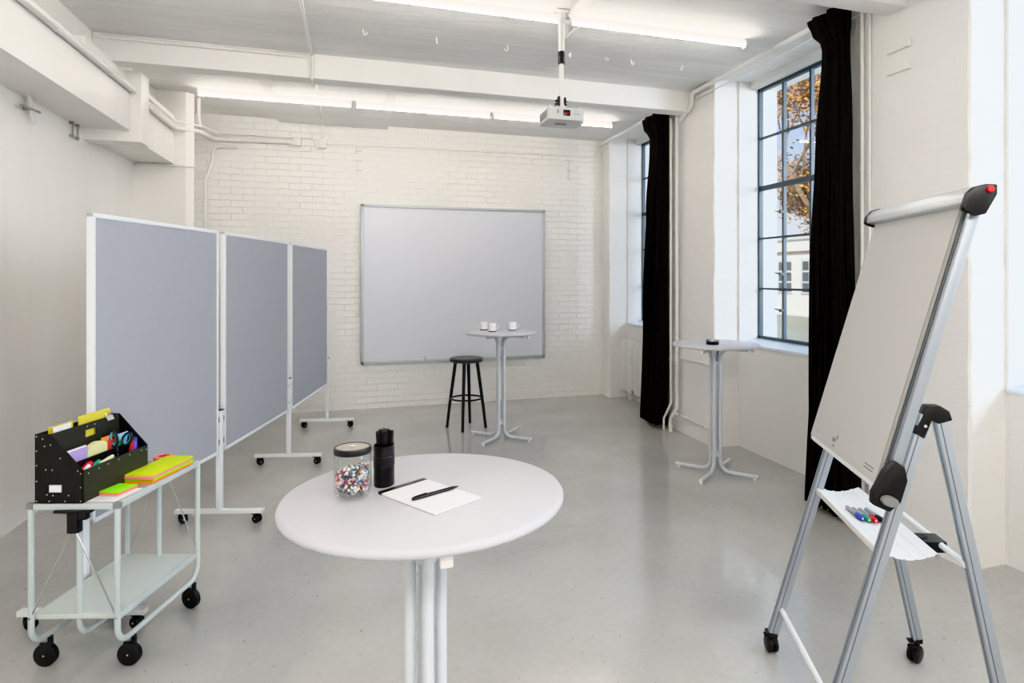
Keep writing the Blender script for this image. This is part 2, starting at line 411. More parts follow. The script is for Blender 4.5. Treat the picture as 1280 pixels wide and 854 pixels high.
# ------------------------------------------------------------------ pipes and conduits
def pipe(name, label, pts, r, fil=.04, clips=(), cat='pipe', clipr=None, m='pipe'):
    o = MB().tube(pts, r, 12, fil).build(name, M[m]); tag(o, label, cat)
    if clips:
        for c, ax in clips:
            c = Vector(c); d = Vector({'x': (1, 0, 0), 'y': (0, 1, 0), 'z': (0, 0, 1)}[ax])*.012
            MB().tube([c-d, c+d], r+.004, 12).build('pipe_clip', M['pipe'], o)
    return o
pipe('conduit', 'long cream pipe along the left downstand beam, near the top left corner', [(-1.785, YF+.02, 3.215), (-1.785, 6.125, 3.215)], .026, 0, [((-1.785, y, 3.215), 'y') for y in (2.6, 3.6, 4.7, 5.6)])
pipe('conduit', 'thin cable beside the cream pipe on the left downstand beam', [(-1.80, YF+.02, 3.255), (-1.80, 6.1, 3.255)], .008, 0)
pipe('conduit', 'thick cream pipe along the far left corner and the back wall up to the boxes', [(-1.765, 6.35, 3.17), (-1.765, 7.30, 3.17), (-1.60, 7.55, 3.2), (-1.60, 8.27, 3.27), (-.78, 8.27, 3.29)], .024, .12, [((-1.3, 8.27, 3.277), 'x'), ((-.9, 8.27, 3.285), 'x')])
pipe('conduit', 'thin pipe just above the thick one in the far left corner and back wall', [(-1.765, 6.35, 3.24), (-1.765, 7.30, 3.24), (-1.57, 7.58, 3.26), (-1.57, 8.28, 3.345), (-.78, 8.28, 3.345)], .012, .12, [((-1.3, 8.28, 3.345), 'x')])
pipe('conduit', 'short bent pipe coming down from the ceiling at the far left corner', [(-1.62, 7.62, CH), (-1.62, 7.62, 3.36), (-1.60, 7.62, 3.24)], .018, .05)
pipe('conduit', 'vertical pipe in the far left corner beside the brick wall, branching at the top', [(-1.35, 8.275, 3.19), (-1.60, 8.275, 3.19), (-1.615, 8.26, 3.0), (-1.66, 8.12, 2.75), (-1.66, 8.12, 0.01)], .018, .08, [((-1.66, 8.12, 2.2), 'z')])
pipe('conduit', 'thin pipe across the corner pier just below the left beam', [(-2.14, 7.385, 2.80), (-1.70, 7.385, 2.80), (-1.62, 7.42, 2.80)], .011, .03, [((-1.95, 7.385, 2.80), 'x'), ((-1.78, 7.385, 2.80), 'x')])
pipe('conduit', 'cream pipe along the top of the beam at its left part', [(-1.95, YA-.017, 3.535), (-.42, YA-.017, 3.535)], .014, 0, [((x, YA-.017, 3.535), 'x') for x in (-1.5, -1.0, -.62)])
pipe('conduit', 'thin conduit crossing the ceiling from front to back and over the beam', [(-.36, YF+.02, 3.552), (-.37, YA-.02, 3.552), (-.37, YA-.02, 3.345), (-.37, YA+.2, 3.345), (-.38, YA+.2, 3.552), (-.41, 8.27, 3.552), (-.41, 8.29, 3.36)], .013, .012)
pipe('conduit', 'thin cable along the back wall from the right box to the window corner', [(-.36, 8.297, 3.30), (3.10, 8.297, 3.335), (3.2, 8.297, 3.37), (3.23, 8.297, 3.5)], .008, .08, [((1.2, 8.297, 3.315), 'x'), ((2.4, 8.297, 3.328), 'x')])
def jbox(x, z, lab):
    b = MB().box(x-.045, x+.045, YB-.045, YB+.002, z-.05, z+.05, .006)
    t = b.build('junction_box', M['pipe']); tag(t, lab, 'box'); return t
jbox(-.70, 3.30, 'left of two small cream junction boxes on the back wall, ending the thick pipe')
jbox(-.41, 3.29, 'right of two small cream junction boxes on the back wall, below the ceiling conduit')
pipe('cable', 'looping thin cable between the two junction boxes on the back wall', [(-.98, 8.29, 3.345), (-.80, 8.29, 3.345), (-.66, 8.29, 3.36), (-.52, 8.29, 3.355), (-.48, 8.29, 3.24), (-.42, 8.29, 3.21), (-.36, 8.29, 3.24)], .006, .03, cat='cable')
pipe('cable', 'thin cable drooping under the left junction box', [(-.90, 8.29, 3.31), (-.80, 8.29, 3.25), (-.70, 8.29, 3.22), (-.63, 8.29, 3.26)], .006, .03, cat='cable')
# right wall
pipe('curtain_rail', 'long white rail pipe above the near window, from the near curtain to the beam', [(3.25, 3.30, 3.525), (3.25, 5.74, 3.53), (3.25, 5.74, 3.41), (3.26, 5.99, 3.32)], .024, .05, [((3.25, y, 3.53), 'y') for y in (3.9, 4.4, 4.9, 5.3)], cat='curtain rail')
pipe('curtain_rail', 'white rail pipe at the top of the far window, beyond the beam', [(3.25, 6.0, 3.515), (3.25, 8.27, 3.515)], .021, .05, [((3.25, y, 3.515), 'y') for y in (6.9, 7.5, 8.0)], cat='curtain rail')
pipe('conduit', 'thin cable just below the rail pipe above the near window', [(3.272, 3.30, 3.455), (3.272, 5.7, 3.465)], .006, 0)
pipe('heating_pipe', 'thin vertical white pipe right beside the far curtain', [(3.215, 6.12, 3.36), (3.215, 6.12, .30), (3.17, 6.2, .12), (3.17, 6.2, .0)], .013, .03, [((3.215, 6.12, z), 'z') for z in (3.0, 1.9, .78)])
pipe('heating_pipe', 'thicker vertical white pipe on the pier, second from the far curtain', [(3.24, 6.03, 3.36), (3.24, 6.03, .26), (3.20, 6.10, .14), (3.20, 6.10, .0)], .019, .03, [((3.24, 6.03, z), 'z') for z in (3.0, 1.9, .78, .2)])
pipe('heating_pipe', 'upper horizontal white pipe on the pier behind the right bistro table', [(3.265, 6.0, .80), (3.265, 5.42, .80)], .010, 0, [((3.265, 5.5, .80), 'y'), ((3.265, 5.9, .80), 'y')])
pipe('heating_pipe', 'lower horizontal white pipe on the pier near the floor', [(3.265, 6.0, .185), (3.265, 5.42, .178)], .010, 0, [((3.265, 5.5, .18), 'y'), ((3.265, 5.9, .185), 'y')])
pipe('heating_pipe', 'vertical white pipe right beside the near curtain', [(3.272, 3.47, 3.50), (3.272, 3.47, .0)], .015, 0, [((3.272, 3.47, z), 'z') for z in (3.45, 2.4, 1.5)])
pipe('heating_pipe', 'thin vertical pipe close to the pier, behind the one beside the near curtain', [(3.277, 3.41, 3.50), (3.277, 3.41, .0)], .010, 0)
# small fixings
for z, lab in ((3.12, 'upper short metal rail fixed on the pier above the flipchart'), (2.98, 'lower short metal rail fixed on the pier above the flipchart')):
    b = MB().box(3.275, 3.292, 3.09, 3.27, z-.016, z+.016, .004).box(3.262, 3.29, 3.085, 3.12, z-.020, z+.024, .004)
    tag(b.build('wall_rail', M['pipe']), lab, 'bracket')
def wallmount(x, zt, zb, lab):
    b = MB().box(x-.012, x+.012, YB-.02, YB+.002, zb, zt, .003)
    for k in range(3):
        z = zb+(zt-zb)*k/2
        b.box(x-.03, x+.035, YB-.028, YB, z-.014, z+.014, .004)
    tag(b.build('wall_bracket', M['pipe']), lab, 'bracket')
wallmount(.01, 3.24, 3.0, 'slim white slotted bracket on the back wall above the left whiteboard corner')
wallmount(2.80, 3.27, 3.02, 'slim white slotted bracket on the back wall above the right end of the whiteboard')
# cross-shaped fixing and bolts on the left wall under the beam
t = thing('bolt_bracket', 'small crossed metal flat bar and bolt on the upper left wall below the beam', 'bracket', (XL, 5.2, 2.80))
MB().bar((.045, -.045, .09), (.045, .035, -.09), .05, .008, up=(1, 0, 0), bev=.002).build('flat_bar', M['pipe'], t)
MB().tube([(.045, -.16, -.01), (.045, .10, .005)], .009, 8).tube([(-.005, -.02, 0), (.05, -.02, 0)], .012, 8).build('bolt', M['bolt'], t)
t = thing('bolt_bracket', 'pair of small dark bolts on the left wall in the corner below the beam', 'bracket', (XL, 5.95, 2.82))
for y in (-.05, .05):
    b = MB().tube([(-.005, y, .05), (.03, y, .05)], .010, 8).tube([(-.005, y, -.05), (.03, y, -.05)], .010, 8).tube([(.02, y, -.07), (.02, y, .07)], .006, 6)
    b.build('bolt', M['bolt'], t)

# ------------------------------------------------------------------ whiteboard
t = thing('whiteboard', 'large white writing board with silver frame on the brick back wall', 'whiteboard', (1.235, YB-.03, 1.567))
w, h = 1.197, 1.003
MB().box(-w+.02, w-.02, -.002, .028, -h+.02, h-.02).build('writing_surface', M['board'], t)
b = MB()
b.box(-w, w, -.016, .028, h-.035, h, .004).box(-w, w, -.016, .028, -h, -h+.035, .004).box(-w, -w+.035, -.016, .028, -h, h, .004).box(w-.035, w, -.016, .028, -h, h, .004)
b.build('frame', M['boardframe'], t)
MB().box(-.42, -.40, -.03, -.01, -h+.02, -h+.08, .002).build('frame_clip', M['boardframe'], t)

# ------------------------------------------------------------------ curtains
def curtain(loc, rows, label, npl=7, seed=1):
    """rows: (z, x_half, y_half, x_off, y_off)"""
    rnd = random.Random(seed); ph = [rnd.uniform(.7, 1.25) for _ in range(npl*2+2)]
    t = bmesh.new(); NS = npl*16; R_ = []
    def interp(z):
        for (a, b) in zip(rows, rows[1:]):
            if a[0] >= z >= b[0]:
                f = (a[0]-z)/(a[0]-b[0]); f = f*f*(3-2*f)
                return [a[i]+(b[i]-a[i])*f for i in range(5)]
        return rows[-1]
    NZ = 44
    for j in range(NZ+1):
        u = j/NZ; z = rows[0][0]+(rows[-1][0]-rows[0][0])*(u**1.25)
        _, xh, yh, xo, yo = interp(z)
        row = []
        for i in range(NS+1):
            s = i/NS; k = int(s*npl*2); a = ph[k]*(1-(s*npl*2-k))+ph[k+1]*(s*npl*2-k)
            w = math.sin(s*npl*2*PI+.25*math.sin(z*1.7+s*9))
            w = math.copysign(abs(w)**.75, w)
            x = xo+xh*w*a+.01*math.sin(z*2.3+s*14)
            y = yo+yh*(2*s-1)+.028*math.sin(s*npl*4*PI+z)*yh/.2
            row.append(t.verts.new((x, y, z)))
        R_.append(row)
    for A, B in zip(R_, R_[1:]):
        for i in range(NS): t.faces.new((A[i], A[i+1], B[i+1], B[i]))
    bmesh.ops.recalc_face_normals(t, faces=t.faces[:])
    mb = MB(); mb.merge(t)
    o = mb.build('curtain', M['curtain'], None, smooth=0)
    for f in o.data.polygons: f.use_smooth = True
    sm = o.modifiers.new('cloth', 'SOLIDIFY'); sm.thickness = .004
    o.location = loc; tag(o, label, 'curtain')
    return o
curtain((3.165, 3.635, 0), [(3.50, .06, .15, -.01, .02), (3.40, .055, .13, .0, .01), (3.30, .03, .10, .01, -.02), (2.6, .045, .135, .0, -.01), (1.6, .05, .165, 0, .0), (.03, .06, .21, -.01, .0)],
        'long black gathered curtain hanging behind the flipchart beside the near window', 7, 3)
curtain((3.17, 6.43, 0), [(3.46, .06, .22, .0, .0), (3.36, .055, .20, .0, .0), (3.24, .035, .16, .02, -.04), (2.4, .05, .19, .01, -.02), (1.2, .06, .21, 0, .0), (.04, .065, .22, -.01, .02)],
        'long black gathered curtain hanging beside the far window near the whiteboard', 8, 5)

# ------------------------------------------------------------------ radiator
t = thing('radiator', 'white ribbed radiator under the far window', 'radiator', (3.49, 7.25, 0))
b = MB()
for k in range(30):
    y = -.86+k*.0593
    b.box(-.035, .035, y-.017, y+.017, .11, .80, .012)
b.build('radiator_column', M['rad'], t)
MB().tube([(0, -.88, .77), (0, .88, .77)], .022, 12).tube([(0, -.88, .14), (0, .88, .14)], .022, 12).box(.0, .05, -.6, -.57, 0, .2).box(0, .05, .57, .6, 0, .2).build('radiator_header', M['rad'], t)
MB().tube([(-.03, .42, .60), (-.06, .42, .60), (-.06, .42, .50)], .014, 10).build('valve', M['rad'], t)
MB().tube([(-.04, .40, .16), (-.04, .37, .13)], .014, 8).build('drain_plug', M['vent'], t)

# ------------------------------------------------------------------ bistro tables
def make_table():
    t = thing('bistro_table', 'x', 'bistro table')
    rt = .36; h = 1.10; th = .026
    prof = [(0, h), (rt-.010, h), (rt-.004, h-.0025), (rt, h-.009), (rt, h-.017), (rt-.004, h-.023), (rt-.010, h-th), (0, h-th)]
    MB().lathe(prof, 96).build('tabletop', M['top'], t, smooth=50)
    zt = h-th-.016
    for k in range(4):
        a = k*PI/2; M_ = Matrix.Rotation(a, 4, 'Z')
        b = MB(); o = .040
        b.tube([(.27, 0, zt), (o, 0, zt), (o, 0, .03), (.35, 0, .03)], .0152, 16, .085, M=M_)
        leg = b.build('leg', M['tablewhite'], t)
        MB().lathe([(0, 0), (.012, 0), (.013, .004), (.011, .018), (0, .018)], 12, (.33, 0, 0), M=M_).tube([(.345, 0, .03), (.354, 0, .03)], .0158, 12, M=M_).build('foot_cap', M['pipe'], leg)
    for a in (PI, 1.5*PI): MB().box(.298, .326, -.014, .014, h-th-.036, h-th, .004, M=Matrix.Rotation(a, 4, 'Z')).build('tilt_latch', M['pipe'], t)
    MB().lathe([(0, .15), (.035, .15), (.035, .19), (0, .19)], 16).build('leg_collar', M['tablewhite'], t); MB().lathe([(0, .92), (.03, .92), (.03, .95), (0, .95)], 16).build('leg_collar', M['tablewhite'], t)
    return t
T0 = make_table(); T0.location = (.170, 1.681, 0); T0.rotation_euler.z = R(2)
T0['label'] = 'white round standing table in the foreground carrying notepad and jar'
T1 = dup(T0, (1.40, 6.36, 0), R(47), 'white round standing table beside the black stool, carrying three mugs')
T2 = dup(T0, (2.875, 4.675, 0), R(39), 'white round standing table before the near window, carrying a dark ashtray')

# ------------------------------------------------------------------ bar stool
t = thing('bar_stool', 'tall black wooden stool with round seat in front of the whiteboard', 'stool', (1.14, 6.94, 0), R(70))
MB().lathe([(0, .77), (.13, .768), (.168, .772), (.180, .765), (.184, .748), (.180, .732), (.165, .725), (0, .725)], 48).build('seat', M['stooltop'], t)
for k in range(4):
    Mx = Matrix.Rotation(k*PI/2, 4, 'Z')
    MB().tube([(.215, 0, 0), (.178, 0, .30), (.118, 0, .735)], .0155, 14, r2=.019, M=Mx).build('leg', M['stool'], t)
MB().tube([(.168*math.cos(a), .168*math.sin(a), .325) for a in [i*2*PI/48 for i in range(48)]], .010, 10, closed=True).build('foot_ring', M['stool'], t)

# ------------------------------------------------------------------ mugs, ashtray
def make_mug():
    t = thing('coffee_mug', 'x', 'mug')
    MB().lathe([(0, .006), (.036, .006), (.0395, .012), (.0405, .03), (.0405, .084), (.0385, .086), (.037, .082), (.037, .014), (0, .012)], 32).build('mug_body', M['mug'], t)
    MB().lathe([(0, 0), (.0385, 0), (.0395, .009), (0, .009)], 32).build('base_ring', M['black'], t)
    pts = [(.038, 0, .068), (.055, 0, .072), (.066, 0, .06), (.067, 0, .042), (.056, 0, .028), (.038, 0, .028)]
    MB().tube(pts, .0048, 10, .012).build('handle', M['mug'], t)
    return t
G = 'white mugs on the bistro table'
m0 = make_mug(); m0.location = (1.262, 6.56, 1.10); m0.rotation_euler.z = R(160); m0['label'] = 'white mug on the far bistro table, leftmost of the three'; m0['group'] = G
dup(m0, (1.305, 6.335, 1.10), R(-25), 'white mug on the far bistro table, middle one, nearest the camera', G)
dup(m0, (1.540, 6.44, 1.10), R(-5), 'white mug standing alone on the right half of the far bistro table', G)
t = thing('ashtray', 'small round dark ashtray with metal rim on the right bistro table', 'ashtray', (2.80, 4.60, 1.10))
MB().lathe([(0, 0), (.050, 0), (.053, .006), (.053, .012), (.047, .014), (.053, .017), (.054, .028), (.050, .028), (.046, .018), (0, .016)], 36).build('dish', M['black'], t)
MB().lathe([(.050, .026), (.056, .027), (.057, .034), (.053, .036), (.049, .030), (.050, .026)], 36).build('rim', M['chrome'], t)
b = MB()
for k in range(3): b.box(-.012, .012, .045, .06, .026, .040, .003, M=Matrix.Rotation(k*2.09+.4, 4, 'Z'))
b.build('rest_notch', M['chrome'], t)

# ------------------------------------------------------------------ projector on its pole
t = thing('ceiling_projector', 'white data projector hanging from the ceiling on a pole', 'projector', (1.398, 4.33, 0))
MB().box(-.055, .055, -.055, .055, CH-.014, CH+.002, .003).tube([(0, 0, CH-.01), (0, 0, CH-.075)], .027, 20).box(-.07, -.03, -.012, .012, CH-.03, CH-.01, .003).box(.02, .06, -.015, .015, CH-.09, CH-.06, .004).build('ceiling_plate', M['pipe'], t)
p_ = MB().tube([(0, 0, CH-.07), (0, 0, 3.20)], .0215, 20).tube([(0, 0, 3.24), (0, 0, 2.87)], .0165, 20).build('pole', M['pipe'], t)
MB().lathe([(.0165, 3.19), (.0245, 3.19), (.0255, 3.20), (.0255, 3.235), (.0245, 3.238), (.0255, 3.241), (.0255, 3.275), (.0245, 3.28), (.0215, 3.28)], 24).build('collar', M['black'], p_)
MB().box(-.028, -.018, -.02, .02, 2.885, 2.955, .002).box(.020, .030, -.018, .018, 2.89, 2.95, .002).tube([(-.05, 0, 2.925), (.04, 0, 2.925)], .006, 8).tube([(-.05, 0, 2.90), (.04, 0, 2.90)], .006, 8).build('pole_clamp', M['black'], t)
MB().box(-.035, .035, -.03, .03, 2.855, 2.872, .003).box(-.10, .10, -.012, .012, 2.85, 2.858, .002).tube([(-.03, 0, 2.845), (-.02, 0, 2.90)], .008, 8).tube([(.03, 0, 2.845), (.02, 0, 2.90)], .008, 8).tube([(-.10, -.06, 2.84), (-.10, -.06, 2.87)], .008, 8).tube([(.12, -.06, 2.84), (.12, -.06, 2.87)], .008, 8).build('mount_arm', M['pipe'], t)
pts = [(-.125, -.135), (.10, -.135), (.135, -.10), (.15, -.06), (.15, .09), (.12, .125), (-.115, .125), (-.14, .10), (-.14, -.12)]
bd = MB().prism([(x, y) for x, y in pts], 2.757, 2.845, 'z', .010).build('projector_body', M['proj'], t)
MB().box(-.03, .022, -.1372, -.13, 2.785, 2.828, .003).build('infrared_window', M['dred'], bd)
MB().lathe([(0, 0), (.003, 0), (0, .002)], 10, M=Matrix.Translation((-.012, -.1376, 2.806)) @ Matrix.Rotation(PI/2, 4, 'X')).lathe([(0, 0), (.003, 0), (0, .002)], 10, M=Matrix.Translation((.004, -.1376, 2.806)) @ Matrix.Rotation(PI/2, 4, 'X')).build('indicator_light', M['redled'], bd)
b = MB()
for k in range(8): b.box(-.1425, -.138, -.10+k*.022, -.09+k*.022, 2.775, 2.828)
for k in range(5): b.box(.048+k*.009, .053+k*.009, -.1368, -.134, 2.80, 2.806)
for k in range(4): b.box(.1505, .152, -.05+k*.03, -.035+k*.03, 2.775, 2.828)
b.box(-.075, -.065, -.1368, -.134, 2.800, 2.825).box(-.05, .03, -.03, .01, 2.754, 2.757)
b.build('vent_slot', M['vent'], bd)
MB().tube([(-.11, .0, 2.845), (-.10, .0, 2.885), (-.05, .02, 2.86), (-.03, .01, 2.93)], .004, 8, .02).build('cable', M['black'], t)
# surface channel feeding the projector
tag(MB().box(1.445, 1.510, YF, 4.33, 3.548, CH-.001, .004).build('channel_and_light_strip', M['pipe']), 'white cable channel on the ceiling leading to the projector mount', 'cable channel')
tag(MB().box(1.575, 1.598, 4.44, 4.88, 3.548, CH-.001, .003).build('channel_and_light_strip', M['pipe']), 'short white strip standing in for light leaking onto the ceiling between nearer lights', 'cable channel')  # white strip painted in for light between the lamps' shadows

# ------------------------------------------------------------------ casters
def caster(parent, M_, r=.036, tw=.05, lever=True, hub=True, disc=False):
    b = MB()
    for s in ((-1, 1) if not disc else (0,)):
        w = tw*.42 if not disc else tw
        x0 = s*tw*.27-w/2 if not disc else -w/2
        b.lathe([(0, 0), (r*.86, 0), (r, .004), (r, w-.004), (r*.86, w), (0, w)], 28, M=M_ @ Matrix.Translation((x0, .018, r)) @ Matrix.Rotation(PI/2, 4, 'Y'))
    c = b.build('caster', M['black'], parent)
    h = MB().box(-tw*.20, tw*.20, -.012, .045, r*.9, 2*r+.002, .006, M=M_)
    h.tube([(0, 0, 2*r-.01), (0, 0, 2*r+.03)], .011, 12, M=M_)
    if lever: h.box(-.015, .015, .028, .072, 2*r*.80, 2*r*.80+.012, .004, M=M_ @ Matrix.Rotation(R(12), 4, 'X'))
    h.build('caster_fork', M['black'], c)
    if hub:
        MB().tube([(-tw/2-.001, .018, r), (tw/2+.001, .018, r)], .004, 10, M=M_).build('axle', M['studs'], c)
    return c

# ------------------------------------------------------------------ pinboards on T-foot posts
AN = math.atan2(.89, 3.97)      # bearing of the row
def post(parent, M_):
    """M_: local frame at the foot of the post, x = across the boards, y = along"""
    p = MB().box(-.014, .014, -.025, .025, .085, .762, .003, M=M_).box(-.0165, .0165, -.010, .010, .09, .76, .001, M=M_).build('post', M['white'], parent)
    MB().box(-.0185, .0185, -.028, .028, .76, .766, .002, M=M_).build('post_cap', M['black'], p)
    f = MB().box(-.285, .285, -.020, .020, .068, .094, .003, M=M_).build('foot_bar', M['white'], parent)
    for s in (-1, 1):
        MB().box(s*.287-.003, s*.287+.003, -.021, .021, .067, .095, .001, M=M_).build('end_cap', M['pipe'], f)
        caster(parent, M_ @ Matrix.Translation((s*.262, 0, 0)) @ Matrix.Rotation(R(70 if s > 0 else -50), 4, 'Z'), .027, .045)
    return p
def pinboard(A, B, label, first=False):
    A = Vector((*A, 0)); B = Vector((*B, 0)); d = (B-A); Lg = d.length; th = -math.atan2(d.x, d.y)
    t = thing('pinboard', label, 'pinboard', (*A.xy, 0), th, 'pinboards standing in a row')
    g = .042; y0, y1 = g, Lg-g; z0, z1 = .475, 1.967; f = .022
    fr = MB().box(-.015, .015, y0, y1, z0, z0+f, .003).box(-.015, .015, y0, y1, z1-f, z1, .003).box(-.015, .015, y0, y0+f, z0, z1, .003).box(-.015, .015, y1-f, y1, z0, z1, .003).build('frame', M['white'], t)
    MB().box(-.011, .011, y0+f*.7, y1-f*.7, z0+f*.7, z1-f*.7).build('felt_panel', M['felt'], t)
    post(t, Matrix.Translation((0, Lg, 0)))
    if first: post(t, Matrix.Identity(4))
    b = MB()
    for z in (.55, .70):
        b.box(-.012, .012, y1-.004, Lg-.020, z-.018, z+.018, .003)
        b.box(-.012, .012, .020, y0+.004, z-.018, z+.018, .003)
    b.build('clamp', M['black'], t)
    return t
P0, P1, P2, P3 = (-1.233, 3.525), (-.885, 4.755), (-.580, 6.055), (-.318, 7.42)
pinboard(P0, P1, 'grey felt pinboard on casters, nearest and largest, behind the trolley', True)
pinboard(P1, P2, 'grey felt pinboard on casters, middle one of the row of three')
pinboard(P2, P3, 'grey felt pinboard on casters, farthest of the row, next to the brick wall')

# ------------------------------------------------------------------ trolley
TA = -R(16.6)
t = thing('trolley', 'pale grey metal trolley on black wheels at the left, holding the desk box', 'trolley', (-1.285, 3.155, 0), TA)
W_, L_ = .352, .60; X0, Y0 = 0, 0
# local: x to the right (short side), y away from the camera (long side)
rw = .0115
def rim(z, th, inset=0, ext=.02):
    b = MB()
    pts = [(-inset, -inset), (W_+inset, -inset), (W_+inset, L_+inset), (-inset, L_+inset)]
    b.prism(pts, z-th, z, 'z', .003); return b
tp = MB().box(-.008, W_+.008, -.008, L_+.008, .697, .722, .003).build('top_frame', M['greywhite'], t)
MB().box(.006, W_-.006, .006, L_-.006, .7215, .7245).build('top_sheet', M['traytop'], t)
sh = MB().box(.003, W_-.003, .012, L_-.012, .236, .256, .003).build('lower_shelf', M['shelf'], t)
MB().box(W_-.010, W_+.002, .012, L_-.012, .232, .260, .003).box(-.004, .008, .012, L_-.012, .232, .260, .003).build('shelf_edge', M['greywhite'], sh)
for x, y0, y1, zb in ((0, 0, L_, .132), (W_, 0, L_, .132), (W_*.5, .03, L_-.03, .150)):
    fr = MB().tube([(x, y0, .72 if x != W_*.5 else .66), (x, y0, zb), (x, y1, zb), (x, y1, .72 if x != W_*.5 else .70)], .0118, 14, .07).build('frame_loop', M['greywhite'], t)
for x in (0, W_):
    MB().box(x-.013, x+.013, -.012, .012, .70, .726, .003).build('corner_cap', M['vent'], t)
# clamp and cross rods at both short ends
b = MB().box(W_*.5-.075, W_*.5+.075, -.02, .02, .685, .697, .005).box(W_*.5-.022, W_*.5+.022, -.016, .02, .60, .69, .006).box(W_*.5+.02, W_*.5+.055, -.014, .016, .655, .69, .006)
b.build('clamp', M['black'], t)
for yy in (-.004, L_+.004):
    zt = .60 if yy < 0 else .68
    for xe in (0, W_):
        MB().tube([(W_*.5-.01 if xe == 0 else W_*.5+.01, yy, zt), (xe, yy, .25)], .0035, 8).tube([(xe, yy-.008, .25), (xe, yy+.012, .25)], .006, 8).build('tension_rod', M['chrome'], t)
for x, y, a in ((0, .085, 40), (W_, .085, 40), (W_, L_-.055, 25), (0, L_-.055, 60)):
    caster(t, Matrix.Translation((x+.012, y, 0)) @ Matrix.Rotation(R(a+48), 4, 'Z'), .048, .030, lever=False, disc=True)
    
# ------------------------------------------------------------------ desk box on the trolley
def loc_tr(x, y, z=0):      # trolley local -> world
    v = Matrix.Rotation(TA, 4, 'Z') @ Vector((x, y, z)); return (v.x-1.285, v.y+3.155, v.z)
BZ = .7245; BA = TA-R(1.5)
BL = loc_tr(.018, -.004)
t = thing('desk_organiser', 'black riveted cardboard desk box standing on the trolley', 'desk organiser', (BL[0], BL[1], BZ), BA)
bw, bl, hb, hf, tk = .20, .405, .285, .135, .004
side = [(0, 0), (bw, 0), (bw, hf), (bw*.33, hb), (0, hb)]
MB().prism(side, 0, tk, 'y').build('side_panel', M['boxblack'], t)
MB().prism(side, bl-tk, bl, 'y').build('side_panel', M['boxblack'], t)
MB().box(0, bw, 0, bl, 0, tk).build('bottom_panel', M['boxblack'], t)
MB().box(0, tk, 0, bl, 0, hb).build('back_panel', M['boxblack'], t)
MB().box(bw-tk, bw, 0, bl, 0, hf).build('front_panel', M['boxedge'], t)
xd = bw*.33
b = MB().box(xd-tk, xd, tk, bl-tk, 0, hb-.062).box(xd-tk, xd, tk, bl-tk, hb-.030, hb).box(xd-tk, xd, tk, .19, hb-.063, hb-.029).box(xd-tk, xd, .255, bl-tk, hb-.063, hb-.029)
b.build('divider', M['boxedge'], t)
MB().box(bw*.68-tk, bw*.68, tk, bl-tk, 0, hf+.02).build('divider', M['boxblack'], t)
b = MB()
def stud(v, ax): 
    Mx = Matrix.Translation(v) @ (Matrix.Rotation(PI/2, 4, 'X') if ax == 'y' else Matrix.Rotation(PI/2, 4, 'Y'))
    b.lathe([(0, .002), (.002, .0017), (.003, .0002), (.003, 0)], 10, M=Mx)
for x, z in ((.007, .275), (.007, .215), (.007, .155), (.007, .09), (.007, .008), (.06, .008), (.125, .008), (.19, .008), (.19, .065), (.19, .122), (.032, .265), (.04, .235), (.065, .24), (.105, .185), (.045, .138), (.072, .137), (.178, .134), (.05, .035), (.075, .032), (.14, .032)):
    stud((x, 0, z), 'y')
for y, z in ((.03, .115), (.09, .118), (.145, .12), (.21, .12), (.28, .122), (.36, .12), (.395, .115)): stud((bw, y, z), 'x')
for y in (.20, .245): stud((xd, y, hb-.015), 'x')
b.build('rivet', M['studs'], t)
MB().box(.060, .112, -.002, 0, .045, .076, .0008).build('label_holder', M['studs'], t)
MB().box(.064, .108, -.0028, -.0018, .049, .072).build('paper_label', M['paper'], t)
def inbox(name, label, cat, mb, m, group=None, loc=None, rot=(0, 0, 0)):
    o = mb.build(name, M[m]); Mx = Matrix.Translation((BL[0], BL[1], BZ)) @ Matrix.Rotation(BA, 4, 'Z') @ Matrix.Translation(loc or (0, 0, 0))
    from mathutils import Euler
    Mx = Mx @ Euler(rot).to_matrix().to_4x4()
    o.matrix_world = Mx; tag(o, label, cat, group); return o
inbox('envelope', 'white envelope in the rear slot of the desk box', 'envelope', MB().box(0, .003, .03, .125, .005, .305), 'paper', loc=(.05, 0, 0))
inbox('envelope', 'narrow yellow envelope just behind the white one in the desk box', 'envelope', MB().box(0, .003, .025, .155, .005, .307), 'envy', loc=(.035, 0, 0))
inbox('envelope', 'wide yellow envelope standing at the far end of the desk box rear slot', 'envelope', MB().box(0, .003, .165, .355, .005, .322), 'envy', loc=(.052, 0, 0))
t2 = thing('bulldog_clip', 'small silver binder clip on the top edge of the desk box divider', 'clip', (0, 0, 0))
t2.matrix_world = Matrix.Translation((BL[0], BL[1], BZ)) @ Matrix.Rotation(BA, 4, 'Z') @ Matrix.Translation((xd-.002, .335, hb-.004))
MB().prism([(-.012, -.012), (-.003, .010), (.003, .010), (.012, -.012), (.010, -.012), (0, .006), (-.010, -.012)], -.02, .02, 'y').build('clip_body', M['studs'], t2)
MB().tube([(.004, -.010, .006), (.014, -.008, .024), (.014, .008, .024), (.004, .010, .006)], .0014, 6, .004).tube([(-.004, -.010, .006), (-.010, -.008, .028), (-.010, .008, .028), (-.004, .010, .006)], .0014, 6, .004).build('clip_handle', M['chrome'], t2)
